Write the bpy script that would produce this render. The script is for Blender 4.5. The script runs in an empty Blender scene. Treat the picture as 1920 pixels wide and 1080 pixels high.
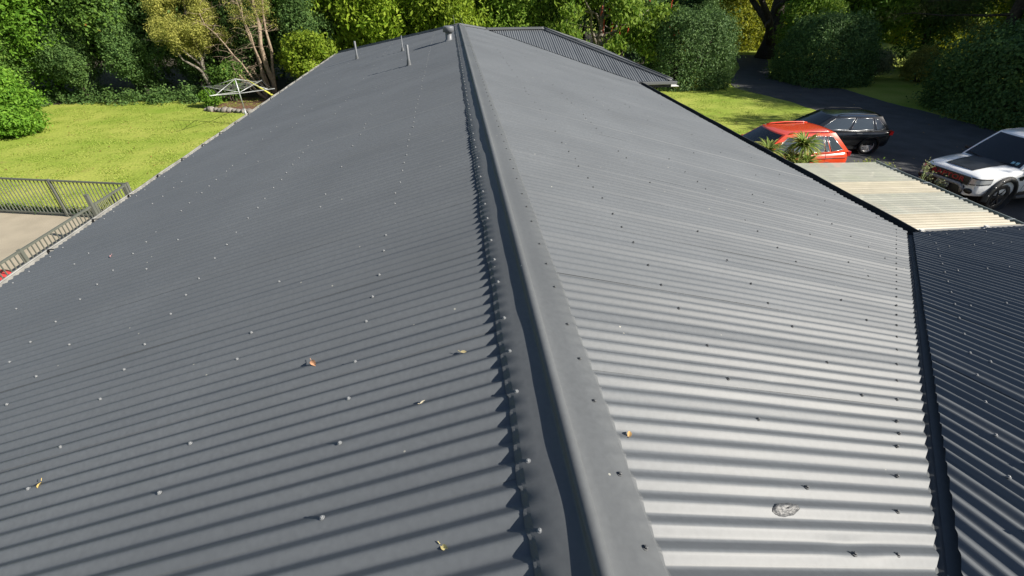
import bpy, math, random
import numpy as np
from mathutils import Vector, Matrix, noise

# ------------------------------------------------------------------ scene, camera, light
S = bpy.context.scene
COL = S.collection
ZR = 4.4                      # height of the main ridge above the ground
T = 0.2661                    # tan of the roof pitch
WL, WR = 4.98, 5.19           # half widths of the main roof
PC = 0.0762                   # corrugation pitch
D0 = 0.5987 + 0.3 * PC        # y of corrugation crest number 0

yaw, pit, rol, FPX = 0.1138, 0.5870, -0.0034, 875.6
fw = Vector((math.sin(yaw) * math.cos(pit), math.cos(yaw) * math.cos(pit), -math.sin(pit)))
rt = Vector((math.cos(yaw), -math.sin(yaw), 0)); up = rt.cross(fw)
r2 = rt * math.cos(rol) + up * math.sin(rol); u2 = -rt * math.sin(rol) + up * math.cos(rol)
CAM = Vector((-0.2938, 0.0, ZR + 1.2679))
cd = bpy.data.cameras.new('camera'); cam = bpy.data.objects.new('camera', cd); COL.objects.link(cam)
cd.sensor_width = 36; cd.lens = FPX / 1920 * 36; cd.clip_end = 2000; cd.clip_start = 0.02
cam.matrix_world = Matrix(((r2.x, u2.x, -fw.x, CAM.x), (r2.y, u2.y, -fw.y, CAM.y), (r2.z, u2.z, -fw.z, CAM.z), (0, 0, 0, 1)))
S.camera = cam

SUN_EL, SUN_AZ = math.radians(32), math.radians(-24)     # azimuth measured from +X towards +Y
sv = Vector((math.cos(SUN_EL) * math.cos(SUN_AZ), math.cos(SUN_EL) * math.sin(SUN_AZ), math.sin(SUN_EL)))
w = bpy.data.worlds.new('World'); S.world = w; w.use_nodes = True
nt = w.node_tree; sky = nt.nodes.new('ShaderNodeTexSky'); sky.sky_type = 'NISHITA'; sky.sun_disc = False
sky.sun_elevation = SUN_EL; sky.sun_rotation = math.pi / 2 - SUN_AZ
nt.links.new(sky.outputs[0], nt.nodes['Background'].inputs[0]); nt.nodes['Background'].inputs[1].default_value = 0.052
sl = bpy.data.lights.new('sun', 'SUN'); sl.energy = 4.6; sl.angle = math.radians(0.53); sl.color = (1, .93, .82)
so = bpy.data.objects.new('sun', sl); COL.objects.link(so); so.rotation_euler = sv.to_track_quat('Z', 'Y').to_euler(); so.location = (20, 0, 30)
S.view_settings.view_transform = 'Standard'; S.view_settings.look = 'None'; S.view_settings.gamma = 1
S.view_settings.exposure = 1.05; S.view_settings.use_curve_mapping = False
S.cycles.max_bounces = 6; S.cycles.transparent_max_bounces = 8; S.cycles.use_denoising = True

rng = random.Random(7)
# ------------------------------------------------------------------ helpers
def tag(o, label=None, cat=None, group=None, kind=None):
    if label: o['label'] = label
    if cat: o['category'] = cat
    if group: o['group'] = group
    if kind: o['kind'] = kind
    return o

def empty(name, loc=(0, 0, 0), rz=0):
    o = bpy.data.objects.new(name, None); COL.objects.link(o); o.location = loc; o.rotation_euler = (0, 0, rz)
    o.empty_display_size = .2
    return o

def link(name, me, mat=None, parent=None, loc=None):
    o = bpy.data.objects.new(name, me); COL.objects.link(o)
    if mat is not None and len(me.materials) == 0: me.materials.append(mat)
    if parent is not None: o.parent = parent
    if loc is not None: o.location = loc
    return o

def npmesh(name, V, F, smooth=False, attr=None):
    """V (n,3) array, F (m,4) or (m,3) array -> mesh, quickly"""
    V = np.asarray(V, np.float32); F = np.asarray(F, np.int32); k = F.shape[1]
    me = bpy.data.meshes.new(name); me.vertices.add(len(V)); me.vertices.foreach_set('co', V.ravel())
    me.loops.add(F.size); me.loops.foreach_set('vertex_index', F.ravel())
    me.polygons.add(len(F)); me.polygons.foreach_set('loop_start', np.arange(0, F.size, k, dtype=np.int32))
    me.polygons.foreach_set('loop_total', np.full(len(F), k, np.int32))
    me.polygons.foreach_set('use_smooth', np.full(len(F), smooth, bool))
    me.update(calc_edges=True)
    if attr is not None:
        a = me.attributes.new('rnd', 'FLOAT', 'POINT'); a.data.foreach_set('value', np.asarray(attr, np.float32))
    return me

class MB:
    def __init__(s): s.v = []; s.f = []; s.sm = []
    def add(s, V, F, smooth=False):
        b = len(s.v); s.v += [tuple(p) for p in V]; s.f += [tuple(b + i for i in f) for f in F]; s.sm += [smooth] * len(F); return s
    def box(s, c, d, rz=0, m=None):
        x, y, z = (q / 2 for q in d); V = [Vector((i * x, j * y, k * z)) for k in (-1, 1) for j in (-1, 1) for i in (-1, 1)]
        R = m if m is not None else Matrix.Rotation(rz, 3, 'Z')
        return s.add([R @ p + Vector(c) for p in V], [(0, 2, 3, 1), (4, 5, 7, 6), (0, 1, 5, 4), (2, 6, 7, 3), (0, 4, 6, 2), (1, 3, 7, 5)])
    def bar(s, a, b, wd, h=None, upv=(0, 0, 1)):
        a = Vector(a); b = Vector(b); d = b - a; L = d.length; d.normalize(); u = Vector(upv)
        if abs(d.dot(u)) > .98: u = Vector((0, 1, 0))
        sx = d.cross(u).normalized(); u = sx.cross(d); h = h or wd
        m = Matrix((d, sx, u)).transposed()
        return s.box((a + b) / 2, (L, wd, h), m=m)
    def tube(s, pts, rad, n=8, cap=True):
        pts = [Vector(p) for p in pts]; rad = rad if hasattr(rad, '__len__') else [rad] * len(pts); V = []; F = []
        ref = Vector((0.13, 0.31, 0.94)).normalized()
        for i, p in enumerate(pts):
            d = (pts[min(i + 1, len(pts) - 1)] - pts[max(i - 1, 0)]).normalized()
            if abs(d.dot(ref)) > .97: a = d.cross(Vector((1, 0, 0))).normalized()
            else: a = d.cross(ref).normalized()
            b = d.cross(a)
            V += [p + (a * math.cos(t) + b * math.sin(t)) * rad[i] for t in (2 * math.pi * k / n for k in range(n))]
        for i in range(len(pts) - 1):
            for k in range(n): F.append((i * n + k, i * n + (k + 1) % n, (i + 1) * n + (k + 1) % n, (i + 1) * n + k))
        s.add(V, F, True)
        if cap:
            L = (len(pts) - 1) * n; b = len(s.v) - len(V)
            s.f += [tuple(b + k for k in range(n))[::-1], tuple(b + L + k for k in range(n))]; s.sm += [False, False]
        return s
    def lathe(s, prof, n=24, c=(0, 0, 0), axis='Z', smooth=True):
        V = []; F = []
        for r, z in prof:
            for k in range(n):
                t = 2 * math.pi * k / n; x, y = r * math.cos(t), r * math.sin(t)
                V.append(Vector((x, y, z) if axis == 'Z' else (x, z, y)) + Vector(c))
        for i in range(len(prof) - 1):
            for k in range(n): F.append((i * n + k, i * n + (k + 1) % n, (i + 1) * n + (k + 1) % n, (i + 1) * n + k))
        return s.add(V, F, smooth)
    def grid(s, P, smooth=True):
        n, m = len(P), len(P[0]); V = [p for row in P for p in row]
        return s.add(V, [(i * m + j, i * m + j + 1, (i + 1) * m + j + 1, (i + 1) * m + j) for i in range(n - 1) for j in range(m - 1)], smooth)
    def mesh(s, name):
        me = bpy.data.meshes.new(name); me.from_pydata([tuple(p) for p in s.v], [], s.f)
        me.polygons.foreach_set('use_smooth', s.sm); me.update(); return me
    def build(s, name, mat, parent=None, loc=None): return link(name, s.mesh(name), mat, parent, loc)

# ------------------------------------------------------------------ materials
MATS = {}
def mat(name, col, rough=.6, metal=0, spec=.5, vary=.0, scale=8, bump=0, bscale=60, coat=0, coords='Object', emis=None, col2=None, detail=4, bdist=.01):
    if name in MATS: return MATS[name]
    m = bpy.data.materials.new(name); m.use_nodes = True; n = m.node_tree; p = n.nodes['Principled BSDF']
    p.inputs['Base Color'].default_value = (*col, 1); p.inputs['Roughness'].default_value = rough
    p.inputs['Metallic'].default_value = metal; p.inputs['Specular IOR Level'].default_value = spec
    p.inputs['Coat Weight'].default_value = coat; p.inputs['Coat Roughness'].default_value = .06
    tc = n.nodes.new('ShaderNodeTexCoord')
    if vary or col2:
        nz = n.nodes.new('ShaderNodeTexNoise'); nz.inputs['Scale'].default_value = scale; nz.inputs['Detail'].default_value = detail
        n.links.new(tc.outputs[coords], nz.inputs['Vector'])
        r = n.nodes.new('ShaderNodeValToRGB'); e = r.color_ramp.elements; e[0].position = .32; e[1].position = .68
        if col2: e[0].color = (*col, 1); e[1].color = (*col2, 1)
        else:
            e[0].color = (*[c * (1 - vary) for c in col], 1); e[1].color = (*[min(1, c * (1 + vary)) for c in col], 1)
        n.links.new(nz.outputs[0], r.inputs[0]); n.links.new(r.outputs[0], p.inputs['Base Color'])
    if bump:
        nb = n.nodes.new('ShaderNodeTexNoise'); nb.inputs['Scale'].default_value = bscale; nb.inputs['Detail'].default_value = 6
        n.links.new(tc.outputs[coords], nb.inputs['Vector']); b = n.nodes.new('ShaderNodeBump'); b.inputs['Strength'].default_value = bump
        b.inputs['Distance'].default_value = bdist; n.links.new(nb.outputs[0], b.inputs['Height']); n.links.new(b.outputs[0], p.inputs['Normal'])
    MATS[name] = m; return m

def roof_paint(name, col, rough):
    m = mat(name, col, rough, spec=.30); n = m.node_tree; p = n.nodes['Principled BSDF']
    tc = n.nodes.new('ShaderNodeTexCoord'); geo = n.nodes.new('ShaderNodeNewGeometry'); oi = n.nodes.new('ShaderNodeObjectInfo')
    a = n.nodes.new('ShaderNodeTexNoise'); a.inputs['Scale'].default_value = 1.1; a.inputs['Detail'].default_value = 5
    b = n.nodes.new('ShaderNodeTexNoise'); b.inputs['Scale'].default_value = 45; b.inputs['Detail'].default_value = 5
    for q in (a, b): n.links.new(geo.outputs['Position'], q.inputs['Vector'])
    # fine dust: slight lightening; roughness varies too
    mx = n.nodes.new('ShaderNodeMath'); mx.operation = 'MULTIPLY'; n.links.new(a.outputs[0], mx.inputs[0]); n.links.new(b.outputs[0], mx.inputs[1])
    ad = n.nodes.new('ShaderNodeMath'); ad.operation = 'MULTIPLY_ADD'; n.links.new(oi.outputs['Random'], ad.inputs[0]); ad.inputs[1].default_value = .12
    n.links.new(mx.outputs[0], ad.inputs[2])
    r = n.nodes.new('ShaderNodeValToRGB'); e = r.color_ramp.elements; e[0].position = .1; e[1].position = .5
    e[0].color = (*[c * .9 for c in col], 1); e[1].color = (*[c * 1.13 for c in col], 1)
    n.links.new(ad.outputs[0], r.inputs[0])
    # tiny specks of lichen and grit with a shape of their own
    v = n.nodes.new('ShaderNodeTexVoronoi'); v.inputs['Scale'].default_value = 9; n.links.new(geo.outputs['Position'], v.inputs['Vector'])
    lt = n.nodes.new('ShaderNodeMath'); lt.operation = 'LESS_THAN'; lt.inputs[1].default_value = .045; n.links.new(v.outputs['Distance'], lt.inputs[0])
    sp = n.nodes.new('ShaderNodeSeparateColor'); n.links.new(v.outputs['Color'], sp.inputs[0])
    g = n.nodes.new('ShaderNodeMath'); g.operation = 'GREATER_THAN'; g.inputs[1].default_value = .72; n.links.new(sp.outputs[0], g.inputs[0])
    k = n.nodes.new('ShaderNodeMath'); k.operation = 'MULTIPLY'; n.links.new(lt.outputs[0], k.inputs[0]); n.links.new(g.outputs[0], k.inputs[1])
    mix = n.nodes.new('ShaderNodeMix'); mix.data_type = 'RGBA'; n.links.new(k.outputs[0], mix.inputs[0]); n.links.new(r.outputs[0], mix.inputs[6])
    mix.inputs[7].default_value = (.3, .3, .27, 1); n.links.new(mix.outputs[2], p.inputs['Base Color'])
    rr = n.nodes.new('ShaderNodeMapRange'); rr.inputs[3].default_value = rough - .05; rr.inputs[4].default_value = rough + .07
    n.links.new(a.outputs[0], rr.inputs[0]); n.links.new(rr.outputs[0], p.inputs['Roughness'])
    bp = n.nodes.new('ShaderNodeBump'); bp.inputs['Strength'].default_value = .12; bp.inputs['Distance'].default_value = .002
    n.links.new(b.outputs[0], bp.inputs['Height']); n.links.new(bp.outputs[0], p.inputs['Normal'])
    return m

def leaf_mat(name, c1, c2, trans=.35, tint=None, rough=.6, lift=1.3):
    m = bpy.data.materials.new(name); m.use_nodes = True; n = m.node_tree; p = n.nodes['Principled BSDF']; out = n.nodes['Material Output']
    if lift: c1, c2 = [min(.5, q * lift) for q in c1], [min(.5, q * lift) for q in c2]
    at = n.nodes.new('ShaderNodeAttribute'); at.attribute_name = 'rnd'; oi = n.nodes.new('ShaderNodeObjectInfo')
    r = n.nodes.new('ShaderNodeValToRGB'); e = r.color_ramp.elements; e[0].color = (*c1, 1); e[1].color = (*c2, 1); e[0].position = .1; e[1].position = .9
    if tint: q = e.new(.985); q.color = (*tint, 1); e[1].position = .93
    n.links.new(at.outputs['Fac'], r.inputs[0])
    hs = n.nodes.new('ShaderNodeHueSaturation'); mr = n.nodes.new('ShaderNodeMapRange'); mr.inputs[3].default_value = .82; mr.inputs[4].default_value = 1.2
    n.links.new(oi.outputs['Random'], mr.inputs[0]); n.links.new(mr.outputs[0], hs.inputs['Value']); n.links.new(r.outputs[0], hs.inputs['Color'])
    n.links.new(hs.outputs[0], p.inputs['Base Color']); p.inputs['Roughness'].default_value = rough; p.inputs['Specular IOR Level'].default_value = .18
    tr = n.nodes.new('ShaderNodeBsdfTranslucent'); n.links.new(hs.outputs[0], tr.inputs[0])
    mx = n.nodes.new('ShaderNodeMixShader'); mx.inputs[0].default_value = trans
    n.links.new(p.outputs[0], mx.inputs[1]); n.links.new(tr.outputs[0], mx.inputs[2]); n.links.new(mx.outputs[0], out.inputs[0])
    MATS[name] = m; return m

ROOF = roof_paint('roof_paint', (.106, .116, .127), .47)
CAP = roof_paint('cap_paint', (.088, .095, .102), .56)
SCREW = mat('screw_zinc', (.21, .22, .23), .45, .1)
SCREWD = mat('screw_painted', (.075, .08, .085), .5)
GUT_D = mat('gutter_charcoal', (.035, .04, .045), .65, spec=.2, vary=.2, scale=6)
GUT_L = mat('gutter_weathered', (.22, .22, .21), .7, vary=.28, scale=7, bump=.2, bscale=40)
DUST = mat('gutter_silt', (.24, .225, .21), .95, vary=.3, scale=18, bump=.5, bscale=50)
WALL = mat('wall_paint', (.55, .53, .48), .8, vary=.06)
BLACK = mat('black_plastic', (.012, .012, .013), .45)
WHITEP = mat('white_paint', (.7, .7, .68), .5)

# ------------------------------------------------------------------ the ground
def ground_mat():
    m = mat('lawn_grass', (.1, .15, .02), .9, spec=.15); n = m.node_tree; p = n.nodes['Principled BSDF']; geo = n.nodes.new('ShaderNodeNewGeometry')
    def nz(sc, d=4, vec=None):
        q = n.nodes.new('ShaderNodeTexNoise'); q.inputs['Scale'].default_value = sc; q.inputs['Detail'].default_value = d
        n.links.new(vec or geo.outputs['Position'], q.inputs['Vector']); return q.outputs[0]
    mp = n.nodes.new('ShaderNodeMapping'); mp.inputs['Scale'].default_value = (.75, 1.15, 1); mp.inputs['Rotation'].default_value = (0, 0, .25)
    n.links.new(geo.outputs['Position'], mp.inputs[0])
    r1 = n.nodes.new('ShaderNodeValToRGB'); e = r1.color_ramp.elements; e[0].position = .3; e[1].position = .7
    e[0].color = (.185, .28, .032, 1); e[1].color = (.35, .385, .085, 1); n.links.new(nz(.45, 5, mp.outputs[0]), r1.inputs[0])
    r2_ = n.nodes.new('ShaderNodeValToRGB'); e = r2_.color_ramp.elements; e[0].position = .35; e[1].position = .75
    e[0].color = (.75, .75, .75, 1); e[1].color = (1.25, 1.2, 1.15, 1); n.links.new(nz(14, 6), r2_.inputs[0])
    mu = n.nodes.new('ShaderNodeMix'); mu.data_type = 'RGBA'; mu.blend_type = 'MULTIPLY'; mu.inputs[0].default_value = 1
    n.links.new(r1.outputs[0], mu.inputs[6]); n.links.new(r2_.outputs[0], mu.inputs[7])
    # dry patches
    r3 = n.nodes.new('ShaderNodeValToRGB'); e = r3.color_ramp.elements; e[0].position = .6; e[1].position = .74
    e[0].color = (0, 0, 0, 1); e[1].color = (.45, .45, .45, 1); n.links.new(nz(1.3, 6, mp.outputs[0]), r3.inputs[0])
    m2 = n.nodes.new('ShaderNodeMix'); m2.data_type = 'RGBA'; n.links.new(r3.outputs[0], m2.inputs[0]); n.links.new(mu.outputs[2], m2.inputs[6]); m2.inputs[7].default_value = (.26, .22, .07, 1)
    n.links.new(m2.outputs[2], p.inputs['Base Color'])
    b = n.nodes.new('ShaderNodeBump'); b.inputs['Strength'].default_value = .5; b.inputs['Distance'].default_value = .05; n.links.new(nz(9, 8), b.inputs['Height']); n.links.new(b.outputs[0], p.inputs['Normal'])
    return m
LAWN = ground_mat()
me = MB().grid([[(-300 + 600 * i / 40, -150 + 600 * j / 40, 0) for j in range(41)] for i in range(41)], False).mesh('ground')
tag(link('ground', me, LAWN), 'bright green mown lawn around the house', 'lawn', kind='structure')

def sheet(name, poly, z, m, label, cat):
    me = bpy.data.meshes.new(name); me.from_pydata([(x, y, z) for x, y in poly], [], [tuple(range(len(poly)))]); me.update()
    return tag(link(name, me, m), label, cat, kind='structure')
ASPH = mat('asphalt', (.052, .054, .058), .85, vary=.25, scale=1.2, bump=.5, bscale=90, detail=8)
CONC = mat('concrete', (.33, .29, .22), .85, vary=.1, scale=1.5, bump=.15, bscale=40, detail=8)
MULCH = mat('bark_mulch', (.13, .065, .035), .95, vary=.6, scale=14, bump=1, bscale=22, detail=8, bdist=.05)
def smooth_poly(P, k=6, rag=0):
    P = [Vector((x, y, 0)) for x, y in P]; out = []; n = len(P)
    for i in range(n):
        a, b, c, d = P[i - 1], P[i], P[(i + 1) % n], P[(i + 2) % n]
        for j in range(k):
            t = j / k; q = .5 * ((2 * b) + (c - a) * t + (2 * a - 5 * b + 4 * c - d) * t * t + (3 * b - a - 3 * c + d) * t ** 3); out.append((q.x + rag * noise.noise((q.x * 1.7, q.y * 1.7, 2)), q.y + rag * noise.noise((q.x * 1.7, q.y * 1.7, 9))))
    return out
sheet('driveway', smooth_poly([(7, 3), (7, 12.8), (9, 17.6), (14, 18.3), (17.4, 20), (17.8, 24.5), (16.8, 28.6), (18, 31.5), (21, 36), (24, 42), (26, 41), (23, 35.5), (21, 31.3), (22.9, 28.2), (22.9, 24), (23.2, 20), (23.2, 8), (22, -5), (12, -6)], 10, .12), .004, ASPH, 'dark asphalt driveway and parking area beside the house', 'driveway')
sheet('patio', [(-30, -6), (-4.6, -6), (-4.6, 13.05), (-30, 17.2)], .004, CONC, 'pale beige concrete patio behind the slatted fence', 'patio')
sheet('garden_bed', smooth_poly([(-13.1, 26.9), (-11.5, 26.0), (-9.3, 25.7), (-7.5, 27), (-8, 30), (-12, 29.6)]), .006, MULCH, 'red brown bark garden bed beneath the peeling tree', 'garden bed')
sheet('garden_bed', smooth_poly([(6.4, 9.8), (13.2, 10.2), (13.9, 11.5), (13.0, 12.7), (7, 12.7)]), .008, MULCH, 'dark bark garden bed between carport and red car', 'garden bed')

LITTER = mat('leaf_litter', (.045, .038, .022), .95, vary=.5, scale=5, bump=.8, bscale=20, detail=8, bdist=.05)
sheet('forest_floor', smooth_poly([(-60, 24), (-27, 26), (-23, 28.9), (-17, 29.6), (-13, 29.8), (-9, 29.2), (-5, 28.5), (4, 28), (10, 31), (12.5, 32), (16, 34), (17, 45), (10, 70), (-60, 70)]), .004, LITTER, 'dark leaf litter under the trees behind the lawn', 'forest floor')
# ------------------------------------------------------------------ the house
house = empty('house', (0, 9, 0)); tag(house, 'low house under a charcoal grey corrugated iron roof', 'house')
def hpart(name, me, m, parent=house):
    o = link(name, me, m, parent); o.matrix_parent_inverse = Matrix.Translation((0, -9, 0)) if parent is house else Matrix()
    return o
AMP = .0096
def rib(a): return math.asin(.94 * math.cos(a)) / math.asin(.94)      # rolled rib: straight flanks, tight crowns
def corr_sheet(name, O, U, V, u0, u1, phase, vf, nv=14, m=None, seed=0, lap=True, parent=house, amp=AMP, pc=PC, dents=None, kseg=12, jag=0):
    """one sheet: O origin, U across the ribs, V down slope, vf(u)->(v0,v1); phase = u of a crest"""
    O, U, V = (np.array(q, float) for q in (O, U, V)); N = np.cross(U, V); N /= np.linalg.norm(N)
    if N[2] < 0: N = -N
    nu = max(2, int(round((u1 - u0) / pc * kseg)) + 1); us = np.linspace(u0, u1, nu); R = np.random.RandomState(seed)
    ncr = int((u1 - u0) / pc) + 3; gi0 = int(math.floor((u0 - phase) / pc + .5)); RG = np.random.RandomState(int(abs(V[0] * 7 + V[1] * 31) * 100) % 1000); ga, gs = RG.normal(0, .08, 900), RG.normal(0, .0018, 900); ja = 1 + ga[(gi0 + np.arange(ncr)) % 900]; js = gs[(gi0 + np.arange(ncr)) % 900]
    tilt = R.normal(0, .0005); ph1, ph2 = R.uniform(0, 6.28, 2)
    P = np.zeros((nv + 1, nu, 3)); cut = []
    for i, u in enumerate(us):
        v0, v1 = vf(u)
        v = np.linspace(v0, max(v1, v0), nv + 1); k = int(math.floor((u - phase) / pc + .5) - math.floor((u0 - phase) / pc + .5))
        h = amp * (ja[k] * (1 + rib(2 * math.pi * (u - phase + js[k]) / pc)) - 1)
        if lap: h += .0028 * max(0, min(1, (u0 + .9 * pc - u) / (.15 * pc)))
        h = h - amp + tilt * (u - u0) / (u1 - u0) + .0012 * np.sin(v * 1.7 + ph1 + u * 2.1) + .0006 * np.sin(v * 5.3 + ph2 + 3 * u)
        if dents:
            for du, dv, dr, dd in dents: h = h - dd * np.exp(-(((u - du) / (dr)) ** 2 + ((v - dv) / (dr * 2.2)) ** 2))
        P[:, i, :] = O + np.outer(np.full(nv + 1, u), U) + np.outer(v, V) + np.outer(h, N)
        cut.append(v1 - v0 <= 1e-6)
    idx = np.arange((nv + 1) * nu).reshape(nv + 1, nu)
    F = np.stack([idx[:-1, :-1], idx[:-1, 1:], idx[1:, 1:], idx[1:, :-1]], -1)
    cut = np.array(cut); keep = ~(cut[:-1] & cut[1:]); F = F[:, keep, :].reshape(-1, 4)
    if len(F) == 0: return None
    return hpart(name, npmesh(name, P.reshape(-1, 3), F, True), m or ROOF, parent)

cp, sp_ = 1 / math.hypot(1, T), T / math.hypot(1, T)
YE, YW, XW = 17.35, 14.9, 6.42                 # ridge end, far wing's near eave, far wing's right eave
YWR, ZWR = 18.75, -.25                         # far wing's ridge
def slope_v(x): return x / cp
VC = 4.587                                     # y of the inner corner of the near valley
def v_right(y):
    # valley / eave limits on the right slope, measured down slope
    x0 = 0.05 if y < YE else (y - YE) * .94 / (YWR - YE) + .03
    if y < VC: x1 = WR - (VC - y) - .045
    elif y < YW: x1 = WR + .03
    else: x1 = WR - (y - YW) * (WR - .94) / (YWR - YW) - .06
    return slope_v(x0), slope_v(max(x1, x0))
def v_left(y):
    x0 = .05 if y < YE else (y - YE) + .04
    return slope_v(x0), slope_v(max(WL + .05, x0))
k0 = -6
y = D0 + 10 * PC * k0; k = 0
while y < 19.5:
    dents = None
    if abs(y - D0) < .01: dents = [(D0 + .2 * PC, slope_v(.86), .035, .006), (D0 + 1.9 * PC, slope_v(.62), .03, .004)]
    if abs(y - D0 - 10 * PC) < .01: dents = [(D0 + 10.4 * PC, slope_v(1.1), .03, .003)]
    corr_sheet('roof_sheet', (0, 0, ZR), (0, 1, 0), (cp, 0, -sp_), y - .4 * PC, y + 10.25 * PC, D0, v_right, nv=26, seed=k, dents=dents); k += 1; y += 10 * PC
y = D0 + (4 - 60) * PC
while y < 22.2:
    corr_sheet('roof_sheet', (0, 0, ZR), (0, 1, 0), (-cp, 0, -sp_), y - .4 * PC, min(y + 10.25 * PC, 22.4), D0 + .05 * PC, v_left, nv=26, seed=k); k += 1; y += 10 * PC
# end hip (faces away)
x = -WL
while x < WR:
    corr_sheet('roof_sheet', (0, YE, ZR), (1, 0, 0), (0, cp, -sp_), x, min(x + 10.25 * PC, WR), 0, lambda u: (slope_v(abs(u) + .04), slope_v(5.05)), nv=3, seed=k, kseg=6); k += 1; x += 10 * PC
# far wing: near slope, end slope, back slope
tw = (WR * T + ZWR) / (YWR - YW); cw, sw = 1 / math.hypot(1, tw), tw / math.hypot(1, tw)
XA = XW - (YWR - YW) + 1.0 - .55               # ridge end of the far wing
def v_wnear(x):
    yv = YW + (WR - x) * (YWR - YW) / (WR - .94) + .05 if x < WR else YW
    ytop = YWR - .03 if x < XA else YWR - (x - XA) * (YWR - YW) / (XW - XA) - .03
    ybot = max(YW - .05, min(yv, ytop)) if x < WR else YW - .05
    return (YWR - ytop) / cw, max((YWR - ybot) / cw, (YWR - ytop) / cw)
x = .9
while x < XW:
    corr_sheet('roof_sheet', (0, YWR, ZR + ZWR), (1, 0, 0), (0, -cw, -sw), x - .03, min(x + 10.25 * PC, XW), .9, v_wnear, nv=4, seed=k); k += 1; x += 10 * PC
dxe = XW - XA; te = (WR * T + ZWR) / dxe; ce, se = 1 / math.hypot(1, te), te / math.hypot(1, te)
y = YW
while y < 22.6:
    corr_sheet('roof_sheet', (XA, 0, ZR + ZWR), (0, 1, 0), (ce, 0, -se), y, min(y + 10.25 * PC, 22.6), YW,
               lambda u: ((abs(u - YWR) * dxe / (YWR - YW) + .04) / ce, max((dxe + .05) / ce, (abs(u - YWR) * dxe / (YWR - YW) + .04) / ce)), nv=4, seed=k); k += 1; y += 10 * PC
x = .5
while x < XW:
    corr_sheet('roof_sheet', (0, YWR, ZR + ZWR), (1, 0, 0), (0, cw, -sw), x, min(x + 10.25 * PC, XW), .9,
               lambda u: (max(0, (u - XA) * (YWR - YW) / dxe) / cw + .03, 3.9 / cw), nv=2, seed=k, kseg=6); k += 1; x += 10 * PC
# near wing (its far slope falls away from us)
YNR = VC - WR
def v_near(x):
    yv = VC - (WR - x) - .045 if x < WR + .1 else VC + .035
    return .03, max((yv - YNR) / cp, .03)
x = .2
while x < 13.5:
    corr_sheet('roof_sheet', (0, YNR, ZR), (1, 0, 0), (0, cp, -sp_), x - .4 * PC, x + 10.25 * PC, .2, v_near, nv=12, seed=k); k += 1; x += 10 * PC
x = .2
while x < 13.5:
    corr_sheet('roof_sheet', (0, YNR, ZR), (1, 0, 0), (0, -cp, -sp_), x, x + 10.25 * PC, .2, lambda u: (.03, 5.2), nv=2, seed=k, kseg=6); k += 1; x += 10 * PC

# ridge cap: two flanges, a rolled crown, lips dressed down into the ribs
def ridge_cap(y0, y1, raise_, seed):
    R = np.random.RandomState(seed); n = int((y1 - y0) / PC * 8); ys = np.linspace(y0, y1, n)
    b = MB(); rows = []
    jl = {i: R.uniform(-.006, .012) for i in range(-80, 400)}; jr = {i: R.uniform(-.004, .004) for i in range(-80, 400)}
    big = {i: (R.rand() < .12) for i in range(-80, 400)}
    for yv in ys:
        c = rib(2 * math.pi * (yv - D0) / PC); ki = int(math.floor((yv - D0) / PC)); row = []
        wob = .006 * noise.noise((yv * 1.9, 3.1, seed)) + .004 * noise.noise((yv * 4.7, 8.2, seed))
        zt = .0045 + raise_
        # left lip tip, left lip mid, flange edge
        xl = .1525 + .003 * math.sin(yv * 9); tip = .019 + jl[ki] * .5
        depth = AMP * (c - 1)
        row.append((-(xl + tip), -(xl + tip) * T + depth * .97 + .0022 + raise_))
        row.append((-(xl + tip * .5), -(xl + tip * .5) * T + depth * .5 + .003 + raise_))
        row.append((-xl, -xl * T + zt))
        row.append((-xl * .65, -xl * .65 * T + zt + wob * .8)); row.append((-.058, -.058 * T + zt + wob)); row.append((-.03, -.03 * T + zt + .001))
        rr = .0225; cz = .008 + raise_ + .0012 * math.sin(yv * 3.3)
        for a in np.linspace(math.radians(190), math.radians(-10), 13): row.append((rr * math.cos(a), cz + rr * math.sin(a)))
        row.append((.03, -.03 * T + zt + .001)); row.append((.06, -.06 * T + zt)); xr = .176 + .002 * math.sin(yv * 7)
        row.append((xr * .6, -xr * .6 * T + zt - .3 * wob)); row.append((xr, -xr * T + zt)); tip = .013 + jr[ki]
        row.append((xr + tip * .5, -(xr + tip * .5) * T + depth * .55 + .003 + raise_)); row.append((xr + tip, -(xr + tip) * T + depth * .97 + .0022 + raise_))
        rows.append([(xx, yv, ZR + zz) for xx, zz in row])
    nr, nc = len(rows), len(rows[0]); idx = np.arange(nr * nc).reshape(nr, nc)
    F = np.stack([idx[:-1, :-1], idx[:-1, 1:], idx[1:, 1:], idx[1:, :-1]], -1).reshape(-1, 4)
    me = npmesh('ridge_cap', np.array(rows).reshape(-1, 3), F[:, ::-1], True)
    fl = np.ones(len(F), bool).reshape(nr - 1, nc - 1); fl[:, [0, 1, nc - 3, nc - 2]] = False; me.polygons.foreach_set('use_smooth', fl.ravel())
    o = hpart('ridge_cap', me, CAP)
    md = o.modifiers.new('thickness', 'SOLIDIFY'); md.thickness = .0014; md.offset = 0
    return o
ridge_cap(-3.2, 5.86, .0045, 3); ridge_cap(5.80, 11.9, 0, 4); ridge_cap(11.85, YE + .03, .003, 5)

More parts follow.
